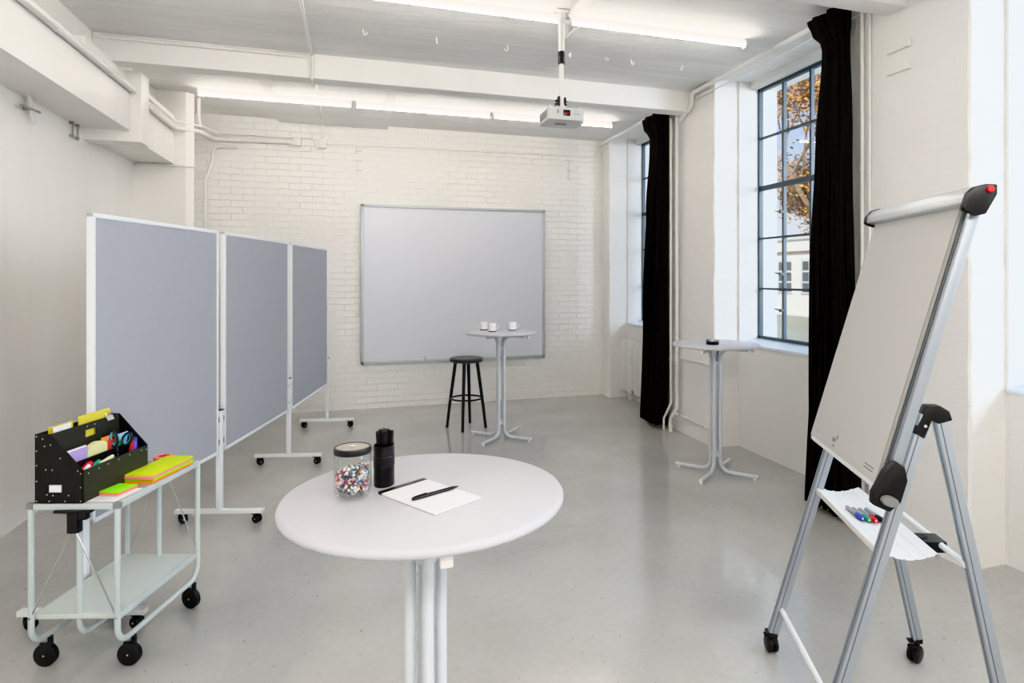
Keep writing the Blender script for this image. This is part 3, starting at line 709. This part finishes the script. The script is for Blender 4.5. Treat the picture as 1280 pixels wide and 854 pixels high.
# moderation cards in the middle compartment, leaning on the divider
inbox('moderation_card', 'lilac card standing at the near end of the desk box', 'card', MB().box(0, .010, 0, .115, 0, .19, .001), 'lilac', 'cards in the middle slot', (.085, .02, .010), (0, R(8), 0))
inbox('moderation_card', 'white card edge behind the lilac card in the desk box', 'card', MB().box(0, .004, 0, .12, 0, .197, .001), 'paper', 'cards in the middle slot', (.077, .02, .010), (0, R(8), 0))
disc = lambda r, w: MB().lathe([(0, 0), (r, 0), (r, w), (0, w)], 40, M=Matrix.Rotation(PI/2, 4, 'Y'))
inbox('moderation_card', 'pale yellow round card pile in the middle of the desk box', 'card', disc(.085, .022), 'pale', 'cards in the middle slot', (.092, .205, .118))
inbox('moderation_card', 'orange card standing right behind the round yellow cards in the desk box', 'card', MB().box(0, .005, 0, .07, 0, .20, .001), 'orangec', 'cards in the middle slot', (.083, .235, .010), (0, R(5), 0))
inbox('moderation_card', 'dark red card next to the orange one in the desk box', 'card', MB().box(0, .005, 0, .06, 0, .18, .001), 'redc', 'cards in the middle slot', (.100, .258, .010), (0, R(4), 0))
inbox('moderation_card', 'green card behind the scissors in the desk box', 'card', MB().box(0, .005, 0, .06, 0, .165, .001), 'greenc', 'cards in the middle slot', (.108, .285, .010), (0, R(4), 0))
inbox('moderation_card', 'light blue card behind the scissors at the far end of the desk box', 'card', MB().box(0, .006, 0, .065, 0, .195, .001), 'lb', 'cards in the middle slot', (.090, .325, .010), (0, R(6), 0))
# scissors
t2 = thing('scissors', 'scissors with black and turquoise handles sticking out of the desk box', 'scissors')
t2.matrix_world = Matrix.Translation((BL[0], BL[1], BZ)) @ Matrix.Rotation(BA, 4, 'Z') @ Matrix.Translation((.142, .290, .118)) @ Matrix.Rotation(R(-20), 4, 'Z') @ Matrix.Rotation(R(-8), 4, 'X')
def ell(cx, cz, a, c, rot, n=28):
    return [(0, cx+a*math.cos(k*2*PI/n)*math.cos(rot)-c*math.sin(k*2*PI/n)*math.sin(rot), cz+a*math.cos(k*2*PI/n)*math.sin(rot)+c*math.sin(k*2*PI/n)*math.cos(rot)) for k in range(n)]
Mz = Matrix.Rotation(R(-55), 4, 'Z')
MB().tube(ell(-.030, .072, .015, .036, R(18)), .0062, 10, closed=True, M=Mz).tube([(0, -.015, .038), (0, .002, .0)], .007, 10, r2=.006, M=Mz).build('handle', M['black'], t2)
MB().tube(ell(.026, .072, .017, .027, R(-12)), .0062, 10, closed=True, M=Mz).tube([(0, .018, .045), (0, .002, .0)], .007, 10, r2=.006, M=Mz).build('handle', M['black'], t2)
MB().tube(ell(-.030, .072, .010, .030, R(18)), .004, 10, closed=True, M=Mz).tube(ell(.026, .072, .012, .022, R(-12)), .004, 10, closed=True, M=Mz).build('handle_grip', M['cyan'], t2)
MB().bar((.001, .0, .01), (.001, -.010, -.10), .002, .012, up=(0, 1, 0)).bar((-.001, .0, .01), (-.001, .010, -.10), .002, .012, up=(0, 1, 0)).tube([(-.006, 0, 0), (.006, 0, 0)], .006, 12).build('blade', M['chrome'], t2)
def boxpen(label, m, loc, rot, r=.008, L=.12, capm=None, grp='markers and pens in the desk box', cat='marker'):
    o = inbox('marker', label, cat, MB().lathe([(0, 0), (r, 0), (r, L*.62), (r*.9, L*.64), (0, L*.64)], 14), m, grp, loc, rot)
    MB().lathe([(0, L*.6), (r*1.1, L*.6), (r*1.12, L*.95), (r*.9, L), (0, L)], 14).build('cap', M[capm or m], o)
boxpen('red marker lying in the front slot of the desk box near its corner', 'paper', (.168, .052, .118), (R(-65), 0, R(8)), .010, .05, 'mred')
boxpen('second red-capped marker deeper in the front slot of the desk box', 'mred', (.150, .045, .115), (R(-70), 0, 0), .009, .06, 'mred')
boxpen('green marker lying in the front slot of the desk box', 'mgreen', (.165, .085, .118), (R(-72), 0, R(-4)), .009, .055)
boxpen('cream stick of chalk lying across the front slot of the desk box', 'cream', (.180, .120, .128), (R(-84), 0, R(2)), .008, .085, cat='chalk')
boxpen('blue pen standing at the far end of the desk box', 'blue', (.160, .365, .02), (R(6), R(6), 0), .009, .165)
boxpen('second blue pen leaning at the far front corner of the desk box', 'blue', (.172, .385, .02), (R(3), R(-6), 0), .008, .155)
boxpen('purple pen standing next to the blue pens in the desk box', 'purple', (.165, .335, .02), (R(-5), R(5), 0), .009, .148)
boxpen('dark violet pen behind the purple one in the desk box', 'purple', (.150, .350, .02), (R(5), R(8), 0), .008, .158, 'redc')

# sticky notes, rolls of tape and a printed sheet on the trolley top
def stack(name, label, x0, x1, y0, y1, layers, rz, skew=0):
    c = loc_tr((x0+x1)/2, (y0+y1)/2)
    t = thing(name, label, 'sticky notes', (c[0], c[1], BZ), TA+rz)
    z = 0; hx, hy = (x1-x0)/2, (y1-y0)/2
    for k, (mm, h, off, name_) in enumerate(layers):
        o = MB().prism([(-hx+off, -hy+off), (hx-off*.5-.0, -hy+off+abs(skew)*(k % 2)), (hx+off*.4, hy), (-hx+off, hy-off)], z, z+h-.0002, 'z', .0006).build('note_block', M[mm], t); z += h
        o['label'] = name_
    return t
stack('sticky_notes', 'large block of yellow, pink and orange sticky notes on the trolley', .225, .355, .235, .545,
      [('org', .010, 0, 'orange notes'), ('grn', .010, .003, 'green notes'), ('pink', .011, -.002, 'pink notes'), ('yel', .010, .001, 'yellow notes')], R(-2), .012)
stack('sticky_notes', 'small block of green and pink sticky notes on the trolley', .225, .312, .075, .185,
      [('pink', .010, 0, 'pink notes'), ('org', .003, .001, 'orange notes'), ('grn', .006, .001, 'green notes')], R(-7))
for x, y, z, mm, lab in ((.255, .575, .001, 'org', 'orange roll of tape behind the sticky notes on the trolley, lower one'), (.252, .577, .022, 'pink', 'pink roll of tape behind the sticky notes on the trolley, upper one')):
    c = loc_tr(x-.035, y-.035)
    t = thing('tape_roll', lab, 'tape', (c[0], c[1], BZ+z), 0, 'rolls of tape on the trolley')
    MB().lathe([(.026, 0), (.045, 0), (.045, .018), (.026, .018), (.026, 0)], 40).build('tape', M[mm], t)
    MB().lathe([(.023, -.0005), (.0262, -.0005), (.0262, .0185), (.023, .0185), (.023, -.0005)], 40).build('core', M['redc'], t)
c = loc_tr(.235, .008)
t = thing('printed_sheet', 'white printed sheet lying on the near end of the trolley', 'sheet', (c[0], c[1], BZ+.0006), TA+R(-3))
MB().box(-.02, .105, 0, .17, 0, .0006).build('sheet', M['paper'], t)
b = MB()
for k in range(9):
    b.box(-.005+random.uniform(0, .004), .085-random.uniform(0, .03), .02+k*.015, .0225+k*.015, .0006, .0008)
b.build('printed_lines', M['inkl'], t)

# ------------------------------------------------------------------ jar of pins, pen cup, notepad, pen on the near table
JX, JY = -.012, 1.692
t = thing('glass_jar', 'clear glass jar with black lid on the foreground table', 'jar', (JX, JY, 1.10))
MB().lathe([(0, .003), (.030, .001), (.040, .005), (.0455, .018), (.0465, .035), (.0465, .092), (.0455, .108), (.043, .116), (.043, .122), (.0405, .122), (.0405, .115), (.0435, .105), (.0443, .09), (.0443, .035), (.043, .020), (.036, .009), (0, .007)], 64).build('jar_body', M['jar'], t)
MB().lathe([(.0400, .1245), (.0430, .113), (.0455, .113), (.0463, .116), (.0463, .126), (.0450, .1285), (.0400, .1285), (.0400, .1245)], 64).build('lid_ring', M['black'], t)
MB().lathe([(0, .1215), (.0405, .1215), (.0405, .1275), (0, .1275)], 64).build('lid_disc', M['cork'], t)
MB().lathe([(0, .128), (.006, .128), (.007, .130), (0, .131)], 20).build('lid_dimple', M['studs'], t)
# contents
rnd = random.Random(11); b = MB(); cols = []
pal = [((.80, .80, .82), 12), ((.50, .02, .03), 4), ((.02, .24, .18), 2), ((.02, .08, .25), 1), ((.55, .40, .05), 1), ((.75, .25, .28), 2), ((.35, .36, .38), 6), ((.10, .10, .12), 3)]
pal = [c for c, n in pal for _ in range(n)]
k = 0
while k < 620:
    r = .039*math.sqrt(rnd.random()); a = rnd.uniform(0, 2*PI); zmax = .078-.010*math.cos(a-2.2)*(r/.04)
    z = .014+(zmax-.014)*rnd.random()
    if z < .02 and r > .034: continue
    if r < .022 and z < zmax-.02 and rnd.random() < .7: continue
    from mathutils import Euler
    Mx = Matrix.Translation((r*math.cos(a), r*math.sin(a), z)) @ Euler((rnd.uniform(0, 6), rnd.uniform(0, 6), rnd.uniform(0, 6))).to_matrix().to_4x4()
    tt = MB().lathe([(0, .0036), (.0030, .0034), (.0033, .0024), (.0017, .0012), (.0017, -.0012), (.0036, -.0024), (.0030, -.0036), (0, -.0036)], 7)
    n0 = len(b.bm.verts); me = bpy.data.meshes.new('q'); tt.bm.to_mesh(me); tt.bm.free(); me.transform(Mx); b.bm.from_mesh(me); bpy.data.meshes.remove(me)
    c = rnd.choice(pal); cols += [c]*(len(b.bm.verts)-n0); k += 1
o = b.build('push_pins', M['pins']); o.location = (JX, JY, 1.10)
ca = o.data.color_attributes.new('Col', 'FLOAT_COLOR', 'POINT')
for i, c in enumerate(cols): ca.data[i].color = (*c, 1)
tag(o, 'mixed white, red and green pins filling the glass jar', 'pins', kind='stuff')

CX, CY = .068, 1.768
t = thing('pen_cup', 'black ribbed metal cup full of pens on the foreground table', 'pen cup', (CX, CY, 1.10), -R(17))
prof = [(0, 0), (.029, 0), (.030, .002)]
z = .004
prof += [(.030, .050)]
for k in range(6): prof += [(.0314, .053+k*.005), (.0296, .0555+k*.005)]
prof += [(.030, .084), (.030, .106), (.031, .108), (.0288, .108), (.0284, .104), (.0284, .004), (0, .004)]
MB().lathe(prof, 48, sx=.88, sy=1.1).build('cup', M['black'], t)
def make_pen():
    t = thing('ballpoint_pen', 'x', 'pen')
    MB().lathe([(0, 0), (.001, .002), (.0038, .018), (.0045, .03), (.0047, .10), (.0047, .134), (.0035, .140), (0, .141)], 12).build('barrel', M['pen'], t)
    MB().bar((.0052, 0, .137), (.0072, 0, .100), .003, .0015, up=(1, 0, 0)).build('pocket_clip', M['black'], t)
    return t
pen0 = make_pen()
def pen_at(o, p, d, spin=0):
    q = Vector(d).normalized().to_track_quat('Z', 'Y'); o.rotation_mode = 'QUATERNION'
    from mathutils import Quaternion
    o.rotation_quaternion = q @ Quaternion((0, 0, 1), spin); o.location = p
spots = []
for k in range(15):
    a = k*2.399; r = .021*math.sqrt((k+.5)/15)
    spots.append((r*math.cos(a)*.85, r*math.sin(a)))
for k, (x, y) in enumerate(spots):
    o = pen0 if k == 0 else dup(pen0, (0, 0, 0), 0, '', 'pens in the black cup')
    o['label'] = 'black ballpoint pen standing among others in the black cup'; o['group'] = 'pens in the black cup'
    pen_at(o, (CX+x*.55, CY+y*.6, 1.105+rnd.uniform(0, .006)), (x*3.2+rnd.uniform(-.05, .05), y*3.4+rnd.uniform(-.05, .05), 1), rnd.uniform(0, 6))
# notepad
A, B, C, D = Vector((.053, 1.691, 0)), Vector((.176, 1.772, 0)), Vector((.291, 1.572, 0)), Vector((.171, 1.499, 0))
ctr = (A+B+C+D)/4; u = (B-A+C-D).normalized(); rzp = math.atan2(u.y, u.x)
hw = ((B-A).length+(C-D).length)/4; hl = ((D-A).length+(C-B).length)/4
t = thing('notepad', 'white notepad with black binding strip on the foreground table', 'notepad', (ctr.x, ctr.y, 1.10), rzp)
MB().box(-hw, hw, -hl, hl-.012, .0012, .0065, .0005).build('pages', M['paper'], t)
MB().box(-hw, hw, -hl, hl, 0, .0012).build('backing_card', M['vent'], t)
MB().box(-hw, hw, hl-.017, hl+.001, 0, .0072, .0008).build('binding_strip', M['black'], t)
pn = dup(pen0, (0, 0, 0), 0, 'black ballpoint pen lying on the white notepad'); 
del pn['group']
p1 = Vector((.140, 1.600, 1.1118)); p2 = Vector((.253, 1.657, 1.1118))
pen_at(pn, p2, (p1-p2), 1.2)

# ------------------------------------------------------------------ flipchart easel
FO = Vector((1.498, 1.763)); FA = -R(22.1); LEGD = .65
t = thing('flipchart_easel', 'silver flipchart easel with blank paper pad at the right', 'flipchart', (FO.x, FO.y, 0), FA)
AU, AZ = .341, 1.215; BU = .61
tl = .341/1.147
def bar2(p, q, w, h, name, parent=t, m='alu', up=(0, 1, 0)):
    o = MB().bar(p, q, w, h, up=up, bev=.004).build(name, M[m], parent)
    # dark groove along the visible faces
    P, Q = Vector(p), Vector(q); d = (Q-P).normalized(); U = Vector(up); X = d.cross(U).normalized()
    g = MB().bar(P+d*.005-U*(h/2+.0004)+X*w*.18, Q-d*.005-U*(h/2+.0004)+X*w*.18, .0035, .001, up=up)
    g.bar(P+d*.005+X*(w/2+.0004), Q-d*.005+X*(w/2+.0004), .001, .0035, up=up)
    g.bar(P+d*.005-X*(w/2+.0004), Q-d*.005-X*(w/2+.0004), .001, .0035, up=up)
    g.build('groove', M['aludark'], o); return o
for yv in (0, LEGD):
    bar2((0, yv, .092), (AU-.012, yv, AZ-.015), .040, .036, 'leg')
    bar2((BU, yv, .092), (AU+.035, yv, AZ-.02), .040, .036, 'leg')
    # apex hinge cap
    MB().prism([(AU-.055, AZ-.075), (AU-.02, AZ-.095), (AU+.005, AZ-.03), (AU+.025, AZ-.045), (AU+.07, AZ-.03), (AU+.06, AZ+.0), (AU+.03, AZ+.018), (AU-.012, AZ+.018)], yv-.019, yv+.019, 'y', .005).build('hinge_cap', M['black'], t)
    MB().tube([(AU-.018, yv-.022, AZ-.05), (AU-.018, yv+.022, AZ-.05)], .005, 10).build('screw', M['studs'], t)
    for uu, aa in ((0, 10), (BU, 130)):
        caster(t, Matrix.Translation((uu, yv, 0)) @ Matrix.Rotation(R(aa), 4, 'Z'), .036, .046, hub=False)
        MB().box(uu-.017, uu+.017, yv-.018, yv+.018, .078, .10, .003).box(uu-.04, uu, yv-.012, yv+.012, .080, .090, .003).build('leg_end', M['black'], t)
MB().tube([(.034, .0, .20), (.034, LEGD, .20)], .011, 14).build('cross_bar', M['cork'] if False else M['white'], t)
ub = AU+(BU-AU)*(AZ-.705)/(AZ-.09)
MB().tube([(ub, 0, .70), (ub, LEGD, .70)], .011, 14).build('rear_bar', M['white'], t)
# eraser-like clamp block on the rear bar
MB().box(ub-.105, ub+.02, .155, .24, .672, .712, .006).build('spreader_block', M['black'], t)
MB().lathe([(0, 0), (.022, 0), (.022, .002), (0, .002)], 20, (ub-.05, .20, .7125)).build('block_recess', M['black2'], t)
# board, pad and side rails; v = up the board, tilted back
tilt = math.atan(tl)
MT = Matrix.Translation((.185, 0, .955)) @ Matrix.Rotation(tilt, 4, 'Y')   # local x: normal(back), y: width, z: up the board
bh = .985; y0b, y1b = .0, .70
MB().box(.0, .010, y0b, y1b-.012, -.020, bh, .002, M=MT).build('back_board', M['white'], t)
pad = MB()
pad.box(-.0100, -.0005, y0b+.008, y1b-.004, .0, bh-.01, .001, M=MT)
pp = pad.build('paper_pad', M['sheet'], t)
# lower, slightly shorter sheets peeping out below
MB().box(-.006, -.001, y0b+.006, y1b-.015, -.012, .02, .001, M=MT).build('paper_sheets', M['paper'], t)
# curled right edge of the pad
cv = MB(); prof = []
N_ = 26; vs = []
for i in range(N_+1):
    v = bh*.99*i/N_; bow = .008*math.sin(PI*min(1, v/bh))**1.0
    vs.append((v, bow))
tb = bmesh.new(); rows = []
for v, bow in vs:
    rows.append([tb.verts.new(MT @ Vector((x, y, v))) for x, y in ((-.0101, y0b+.02), (-.0112-bow*.3, y0b+.009-bow*.2), (-.006, y0b+.005-bow*.6), (.0, y0b+.007), (.0, y0b+.02))])
for Aa, Bb in zip(rows, rows[1:]):
    for k in range(5): tb.faces.new((Aa[k], Aa[(k+1) % 5], Bb[(k+1) % 5], Bb[k]))
tb.faces.new(rows[0]); tb.faces.new(rows[-1])
bmesh.ops.recalc_face_normals(tb, faces=tb.faces[:]); cv.merge(tb); cv.build('curled_edge', M['sheetedge'], t)
# marks printed on the lower edge of the sheet
pr = MB()
def dash(y0, y1, z0, z1): pr.box(-.0105, -.0101, y0, y1, z0, z1, M=MT)
# far end = left in view, so y runs right-to-left
for k in range(12): dash(.665-k*.0105-.007, .665-k*.0105, .034, .040)
pr.build('faint_print', M['inkl'], pp)
pr = MB()
for k in range(4): dash(.455-k*.009-.006, .455-k*.009, .036, .052)
for k in range(5):
    a = k*1.256+.3; dash(.413+.006*math.cos(a)-.003, .413+.006*math.cos(a)+.003, .060+.006*math.sin(a)-.003, .060+.006*math.sin(a)+.003)
for k in range(5): dash(.444-k*.006-.004, .444-k*.006, .018, .024)
for r_ in (0, 1):
    for k in range(9): dash(.130-k*.0085-.0068, .130-k*.0085, .040-r_*.012, .044-r_*.012)
pr.build('logo_print', M['ink'], pp)
for yv, nm in ((-.020, 'side_rail'), (y1b+.004, 'side_rail')):
    MB().box(.0, .034, yv-.013, yv+.013, -.02, bh+.02, .006, M=MT).build(nm, M['alu'], t)
MB().box(-.004, .008, -.007, .000, .01, bh-.01, .001, M=MT).build('gap_shade', M['aludark'], t)  # dark strip painting the shade in the gap between pad and rail
# height-adjustment hub
for yv, s in ((-.036, -1),):
    hb = MB().prism([(-.030, -.055), (.030, -.062), (.055, -.02), (.055, .055), (.035, .095), (.0, .105), (-.022, .06), (-.038, -.02)], yv-.018, yv+.020, 'y', .008, M=MT).build('pivot_hub', M['black'], t)
    MB().lathe([(0, 0), (.020, 0), (.021, -.008), (.017, -.016), (0, -.018)], 24, M=MT @ Matrix.Translation((.014, yv-.018, -.025)) @ Matrix.Diagonal((1.45, 1, .85, 1)) @ Matrix.Rotation(-PI/2, 4, 'X')).build('knob', M['knob'], hb)
# paper clamp bar
MC = MT @ Matrix.Translation((0, 0, bh+.012))
cp = [(-.036, -.022), (-.040, .004), (-.028, .034), (.0, .052), (.026, .050), (.034, .030), (.034, -.022)]
MB().prism(cp, y0b-.045, y1b+.03, 'y', .004, M=MC).build('clamp_bar', M['alulight'], t)
ec = MB().prism([(-.040, -.040), (-.040, .010), (-.026, .034), (.004, .053), (.040, .062), (.049, .030), (.034, -.040), (.012, -.052), (-.030, -.048)], y0b-.066, y0b-.038, 'y', .006, M=MC).build('end_cap', M['black'], t)
MB().lathe([(0, 0), (.012, 0), (.012, -.004), (.010, -.007), (0, -.008)], 20, M=MC @ Matrix.Translation((.022, y0b-.065, .040)) @ Matrix.Rotation(-PI/2, 4, 'X')).build('cap_button', M['redlabel'], ec)
MB().prism([(-.042, -.026), (-.046, .004), (-.03, .038), (.0, .056), (.04, .056), (.038, -.01), (.02, -.03), (-.02, -.03)], y1b+.028, y1b+.046, 'y', .005, M=MC).build('end_cap', M['black'], t)
# ribbed pen tray (concave)
tr = MB(); tb = bmesh.new(); n = 24; up_, dn_ = [], []
u0, u1 = .188, .365; ty0, ty1 = -.008, LEGD+.008
for i in range(n+1):
    f = i/n; u_ = u0+(u1-u0)*f; z_ = .738-.020*math.sin(PI*f)
    if i in (5, 10, 15, 20): z_ += .003
    up_.append((u_, z_)); dn_.append((u_, z_-.004))
tr.prism(up_+dn_[::-1], ty0, ty1, 'y')
tray = tr.build('pen_tray', M['white'], t, smooth=30)
MB().box(u0-.008, u0+.003, ty0, ty1, .715, .738, .003).build('tray_lip', M['pipe'], tray)
MB().tube([(u1+.001, ty0-.004, .731), (u1+.001, ty1, .731)], .008, 12).build('tray_edge', M['white'], tray)
MB().tube([(u1+.001, ty0-.010, .731), (u1+.001, ty0-.003, .731)], .0085, 12).build('edge_plug', M['vent'], tray)
# markers on the tray
def flip(u_, v_, z_):
    q = Matrix.Rotation(FA, 4, 'Z') @ Vector((u_, v_, z_)); return Vector((q.x+FO.x, q.y+FO.y, q.z))
def make_marker():
    t = thing('whiteboard_marker', 'x', 'marker')
    MB().lathe([(0, 0), (.0075, 0), (.0085, .003), (.0085, .078), (0, .080)], 16).build('barrel', M['mgrey'], t)
    return t
mk = []
for k, (mm, cn) in enumerate((('blue', 'blue'), ('mgreen', 'green'), ('mred', 'red'), ('black', 'black'))):
    pos = ['nearest the front edge of the tray', 'second from the front edge of the tray', 'third from the front edge of the tray', 'closest to the board side of the tray'][k]
    o = make_marker(); o['label'] = '%s-capped grey marker on the flipchart tray, %s' % (cn, pos); o['group'] = 'markers on the flipchart tray'
    MB().lathe([(0, .077), (.0090, .077), (.0094, .082), (.0096, .116), (.0070, .122), (0, .122)], 16).build('cap', M[mm], o)
    MB().lathe([(0, .122), (.004, .1222), (0, .1228)], 12).build('cap_end', M['studs'], o)
    # lie on the tray, cap end towards the viewer
    uu = .243+k*.0225; f = (uu-u0)/(u1-u0); zz = .738-.020*math.sin(PI*f)+.0105
    a_ = flip(uu-.010, .425-.006*k, zz+.001); b_ = flip(uu+.006, .30-.006*k, zz+.001)
    pen_at(o, a_, b_-a_)

# ------------------------------------------------------------------ outside: courtyard, building, trees
GZ = .15
struct('ground', MB().box(XO+.02, 80, -40, 80, GZ-.1, GZ), mat('courtyard_gravel', (.34, .34, .28), .9, mottle=.15, mscale=3))
BX = 12.5
t = thing('courtyard_building', 'low pale rendered building across the courtyard seen through the window', 'building', (BX, 16, GZ))
wm = plaster('render_wall', (.80, .77, .70), 'yz', brick=.4, amp=.4)
MB().box(0, 3, -14, 14, 0, 2.62).build('wall', wm, t)
MB().box(-.06, 3.1, -14.1, 14.1, 2.62, 2.72, .01).build('coping', mat('stone_coping', (.62, .60, .56), .8), t)
MB().box(-.35, 0.0, -14, 14, 0, .35).build('plinth', mat('mossy_plinth', (.38, .38, .31), .9, mottle=.2, mscale=5), t)
wfm = mat('white_window_frame', (.62, .60, .55), .6); dk = mat('dark_pane', (.10, .12, .13), .1)
for y in (-7.5, -4.2, -.75, .35, 3.5, 7.0):
    z0, z1 = 1.0, 2.05; w = .36
    f = MB().box(-.03, .02, y-w, y+w, z0, z1, .005).build('window', wfm, t)
    b = MB()
    for i in range(2):
        for j in range(3):
            yy = y-w+.05+i*(w-.03); zz = z0+.06+j*.32
            b.box(-.035, -.029, yy, yy+w-.10, zz, zz+.26)
    b.build('pane', dk, f)
MB().tube([(-.05, -1.6, 2.25), (-.05, 1.2, 2.25)], .025, 8).tube([(-.05, -1.6, 2.25), (-.25, -1.6, 2.55)], .03, 8).build('awning_rail', mat('rusty_rail', (.35, .20, .12), .8), t)

leafm, nt, p = nodes('autumn_leaves')
oi = nt.nodes.new('ShaderNodeTexNoise'); oi.inputs['Scale'].default_value = 3.0
tcx = nt.nodes.new('ShaderNodeTexCoord'); nt.links.new(tcx.outputs['Object'], oi.inputs[0])
cr = nt.nodes.new('ShaderNodeValToRGB'); e = cr.color_ramp.elements; e[0].position = .35; e[0].color = (.30, .11, .03, 1); e[1].position = .65; e[1].color = (.85, .52, .14, 1)
nt.links.new(oi.outputs[0], cr.inputs[0]); nt.links.new(cr.outputs[0], p.inputs['Base Color']); p.inputs['Roughness'].default_value = .8
barkm = mat('tree_bark', (.30, .22, .15), .9)
def tree(x, y, h, label, seed, nleaf=5200, spread=1.0):
    rnd = random.Random(seed)
    t = thing('autumn_tree', label, 'tree', (x, y, GZ))
    tips = []; b = MB()
    def grow(p, d, L, r, lv):
        n = 4; pts = [p]; 
        for i in range(n):
            d = (d+Vector((rnd.uniform(-.18, .18), rnd.uniform(-.18, .18), rnd.uniform(-.05, .16)))).normalized()
            pts.append(pts[-1]+d*L/n)
        b.tube(pts, r, 5 if lv else 10, r2=r*.6, caps=False)
        if lv >= 4: tips.extend(pts[1:]); return
        if lv >= 3: tips.extend(pts[2:])
        for k in range(4 if lv < 2 else 3):
            a = rnd.uniform(0, 2*PI); tl_ = rnd.uniform(.45, .95)*spread
            nd = (d+Vector((math.cos(a), math.sin(a), rnd.uniform(-.1, .5)))*tl_).normalized()
            grow(pts[rnd.randint(2, n)], nd, L*rnd.uniform(.62, .82), r*.55, lv+1)
    grow(Vector((0, 0, 0)), Vector((0, 0, 1)), h*.30, .22, 0)
    b.build('trunk', barkm, t)
    vs, fs = [], []
    for k in range(nleaf):
        p0 = rnd.choice(tips)+Vector((rnd.gauss(0, .30), rnd.gauss(0, .30), rnd.gauss(0, .30)))
        s_ = rnd.uniform(.06, .13); a = Vector((rnd.gauss(0, 1), rnd.gauss(0, 1), rnd.gauss(0, 1))).normalized(); c_ = a.orthogonal().normalized()
        i0 = len(vs); vs += [p0-a*s_, p0+c_*s_*.5, p0+a*s_, p0-c_*s_*.5]; fs.append((i0, i0+1, i0+2, i0+3))
    me = bpy.data.meshes.new('leaves'); me.from_pydata([tuple(v) for v in vs], [], fs); me.materials.append(leafm)
    o = bpy.data.objects.new('leaves', me); COL.objects.link(o); o.parent = t
tree(17.5, 20.5, 12.5, 'tall autumn tree with orange leaves directly behind the courtyard building, left side', 2, 20000)
tree(19.5, 17.5, 11.0, 'bushy autumn tree seen in the middle panes above the building', 5, 20000)
tree(22.0, 26.5, 12.0, 'distant autumn tree in the left panes beyond the building', 9, 20000)

# ------------------------------------------------------------------ light
wd = bpy.data.worlds.new('sky'); S.world = wd; wd.use_nodes = True; nt = wd.node_tree; bg = nt.nodes['Background']
tc = nt.nodes.new('ShaderNodeTexCoord'); sp = nt.nodes.new('ShaderNodeSeparateXYZ'); cr = nt.nodes.new('ShaderNodeValToRGB')
nt.links.new(tc.outputs['Generated'], sp.inputs[0]); nt.links.new(sp.outputs[2], cr.inputs[0]); nt.links.new(cr.outputs[0], bg.inputs[0])
e = cr.color_ramp.elements; e[0].position = .0; e[0].color = (.92, .95, 1, 1); e[1].position = .40; e[1].color = (.26, .52, .95, 1)
bg.inputs[1].default_value = .5

def light(kind, name, loc, rot, energy, col, size=None, sy=None, **k):
    l = bpy.data.lights.new(name, kind); l.energy = energy; l.color = col
    if kind == 'AREA':
        l.shape = 'RECTANGLE'; l.size = size; l.size_y = sy or size
    for a, v in k.items(): setattr(l, a, v)
    o = bpy.data.objects.new(name, l); COL.objects.link(o); o.location = loc; o.rotation_euler = rot; return o
light('SUN', 'sun', (0, 0, 10), (R(38), R(-42), 0), 2.5, (1, .93, .82), angle=R(.6))
# daylight through the windows
for i, (a, bb) in enumerate(wins):
    light('AREA', 'window_portal', (XO+.03, (a+bb)/2, 2.28), (0, R(90), 0), 1, (1, 1, 1), 2.46, 1.5).data.cycles.is_portal = True
# unseen lamps added outside as fill, through near windows and slantwise through far ones
def aim(loc, to):
    return (Vector(to)-Vector(loc)).to_track_quat('-Z', 'Y').to_euler()
light('AREA', 'daylight_fill', (6.4, -.9, 2.8), aim((6.4, -.9, 2.8), (0, 1.2, 1.2)), 410, (.80, .89, 1), 6.0, 3.0)
light('AREA', 'daylight_fill', (7.0, 2.6, 3.4), aim((7.0, 2.6, 3.4), (3.0, 6.2, 1.8)), 60, (.80, .89, 1), 2.6, 2.6)
# unseen warm fill lamps added overhead and behind the camera
light('AREA', 'fill_light', (.4, .9, 3.5), (0, 0, 0), 5, (1, .92, .84), 4.4, .3)
light('AREA', 'fill_light', (.6, -1.6, 3.5), (R(35), 0, 0), 95, (1, .93, .86), 4.4, .8)

# ------------------------------------------------------------------ camera
cam = bpy.data.cameras.new('camera'); co = bpy.data.objects.new('camera', cam); COL.objects.link(co); S.camera = co
co.location = (0, 0, 1.66); co.rotation_euler = (R(90), 0, -math.atan(253/790))
cam.sensor_width = 36; cam.sensor_fit = 'HORIZONTAL'; cam.lens = 36*790/1280
cam.shift_x = -60/1280; cam.shift_y = -81/1280; cam.clip_start = .05; cam.clip_end = 300

S.view_settings.view_transform = 'Khronos PBR Neutral'; S.view_settings.look = 'None'; S.view_settings.exposure = 1.02; S.view_settings.gamma = 1
S.cycles.max_bounces = 9; S.cycles.diffuse_bounces = 6; S.cycles.glossy_bounces = 4; S.cycles.transparent_max_bounces = 12
S.cycles.use_denoising = True; S.cycles.sample_clamp_indirect = 8
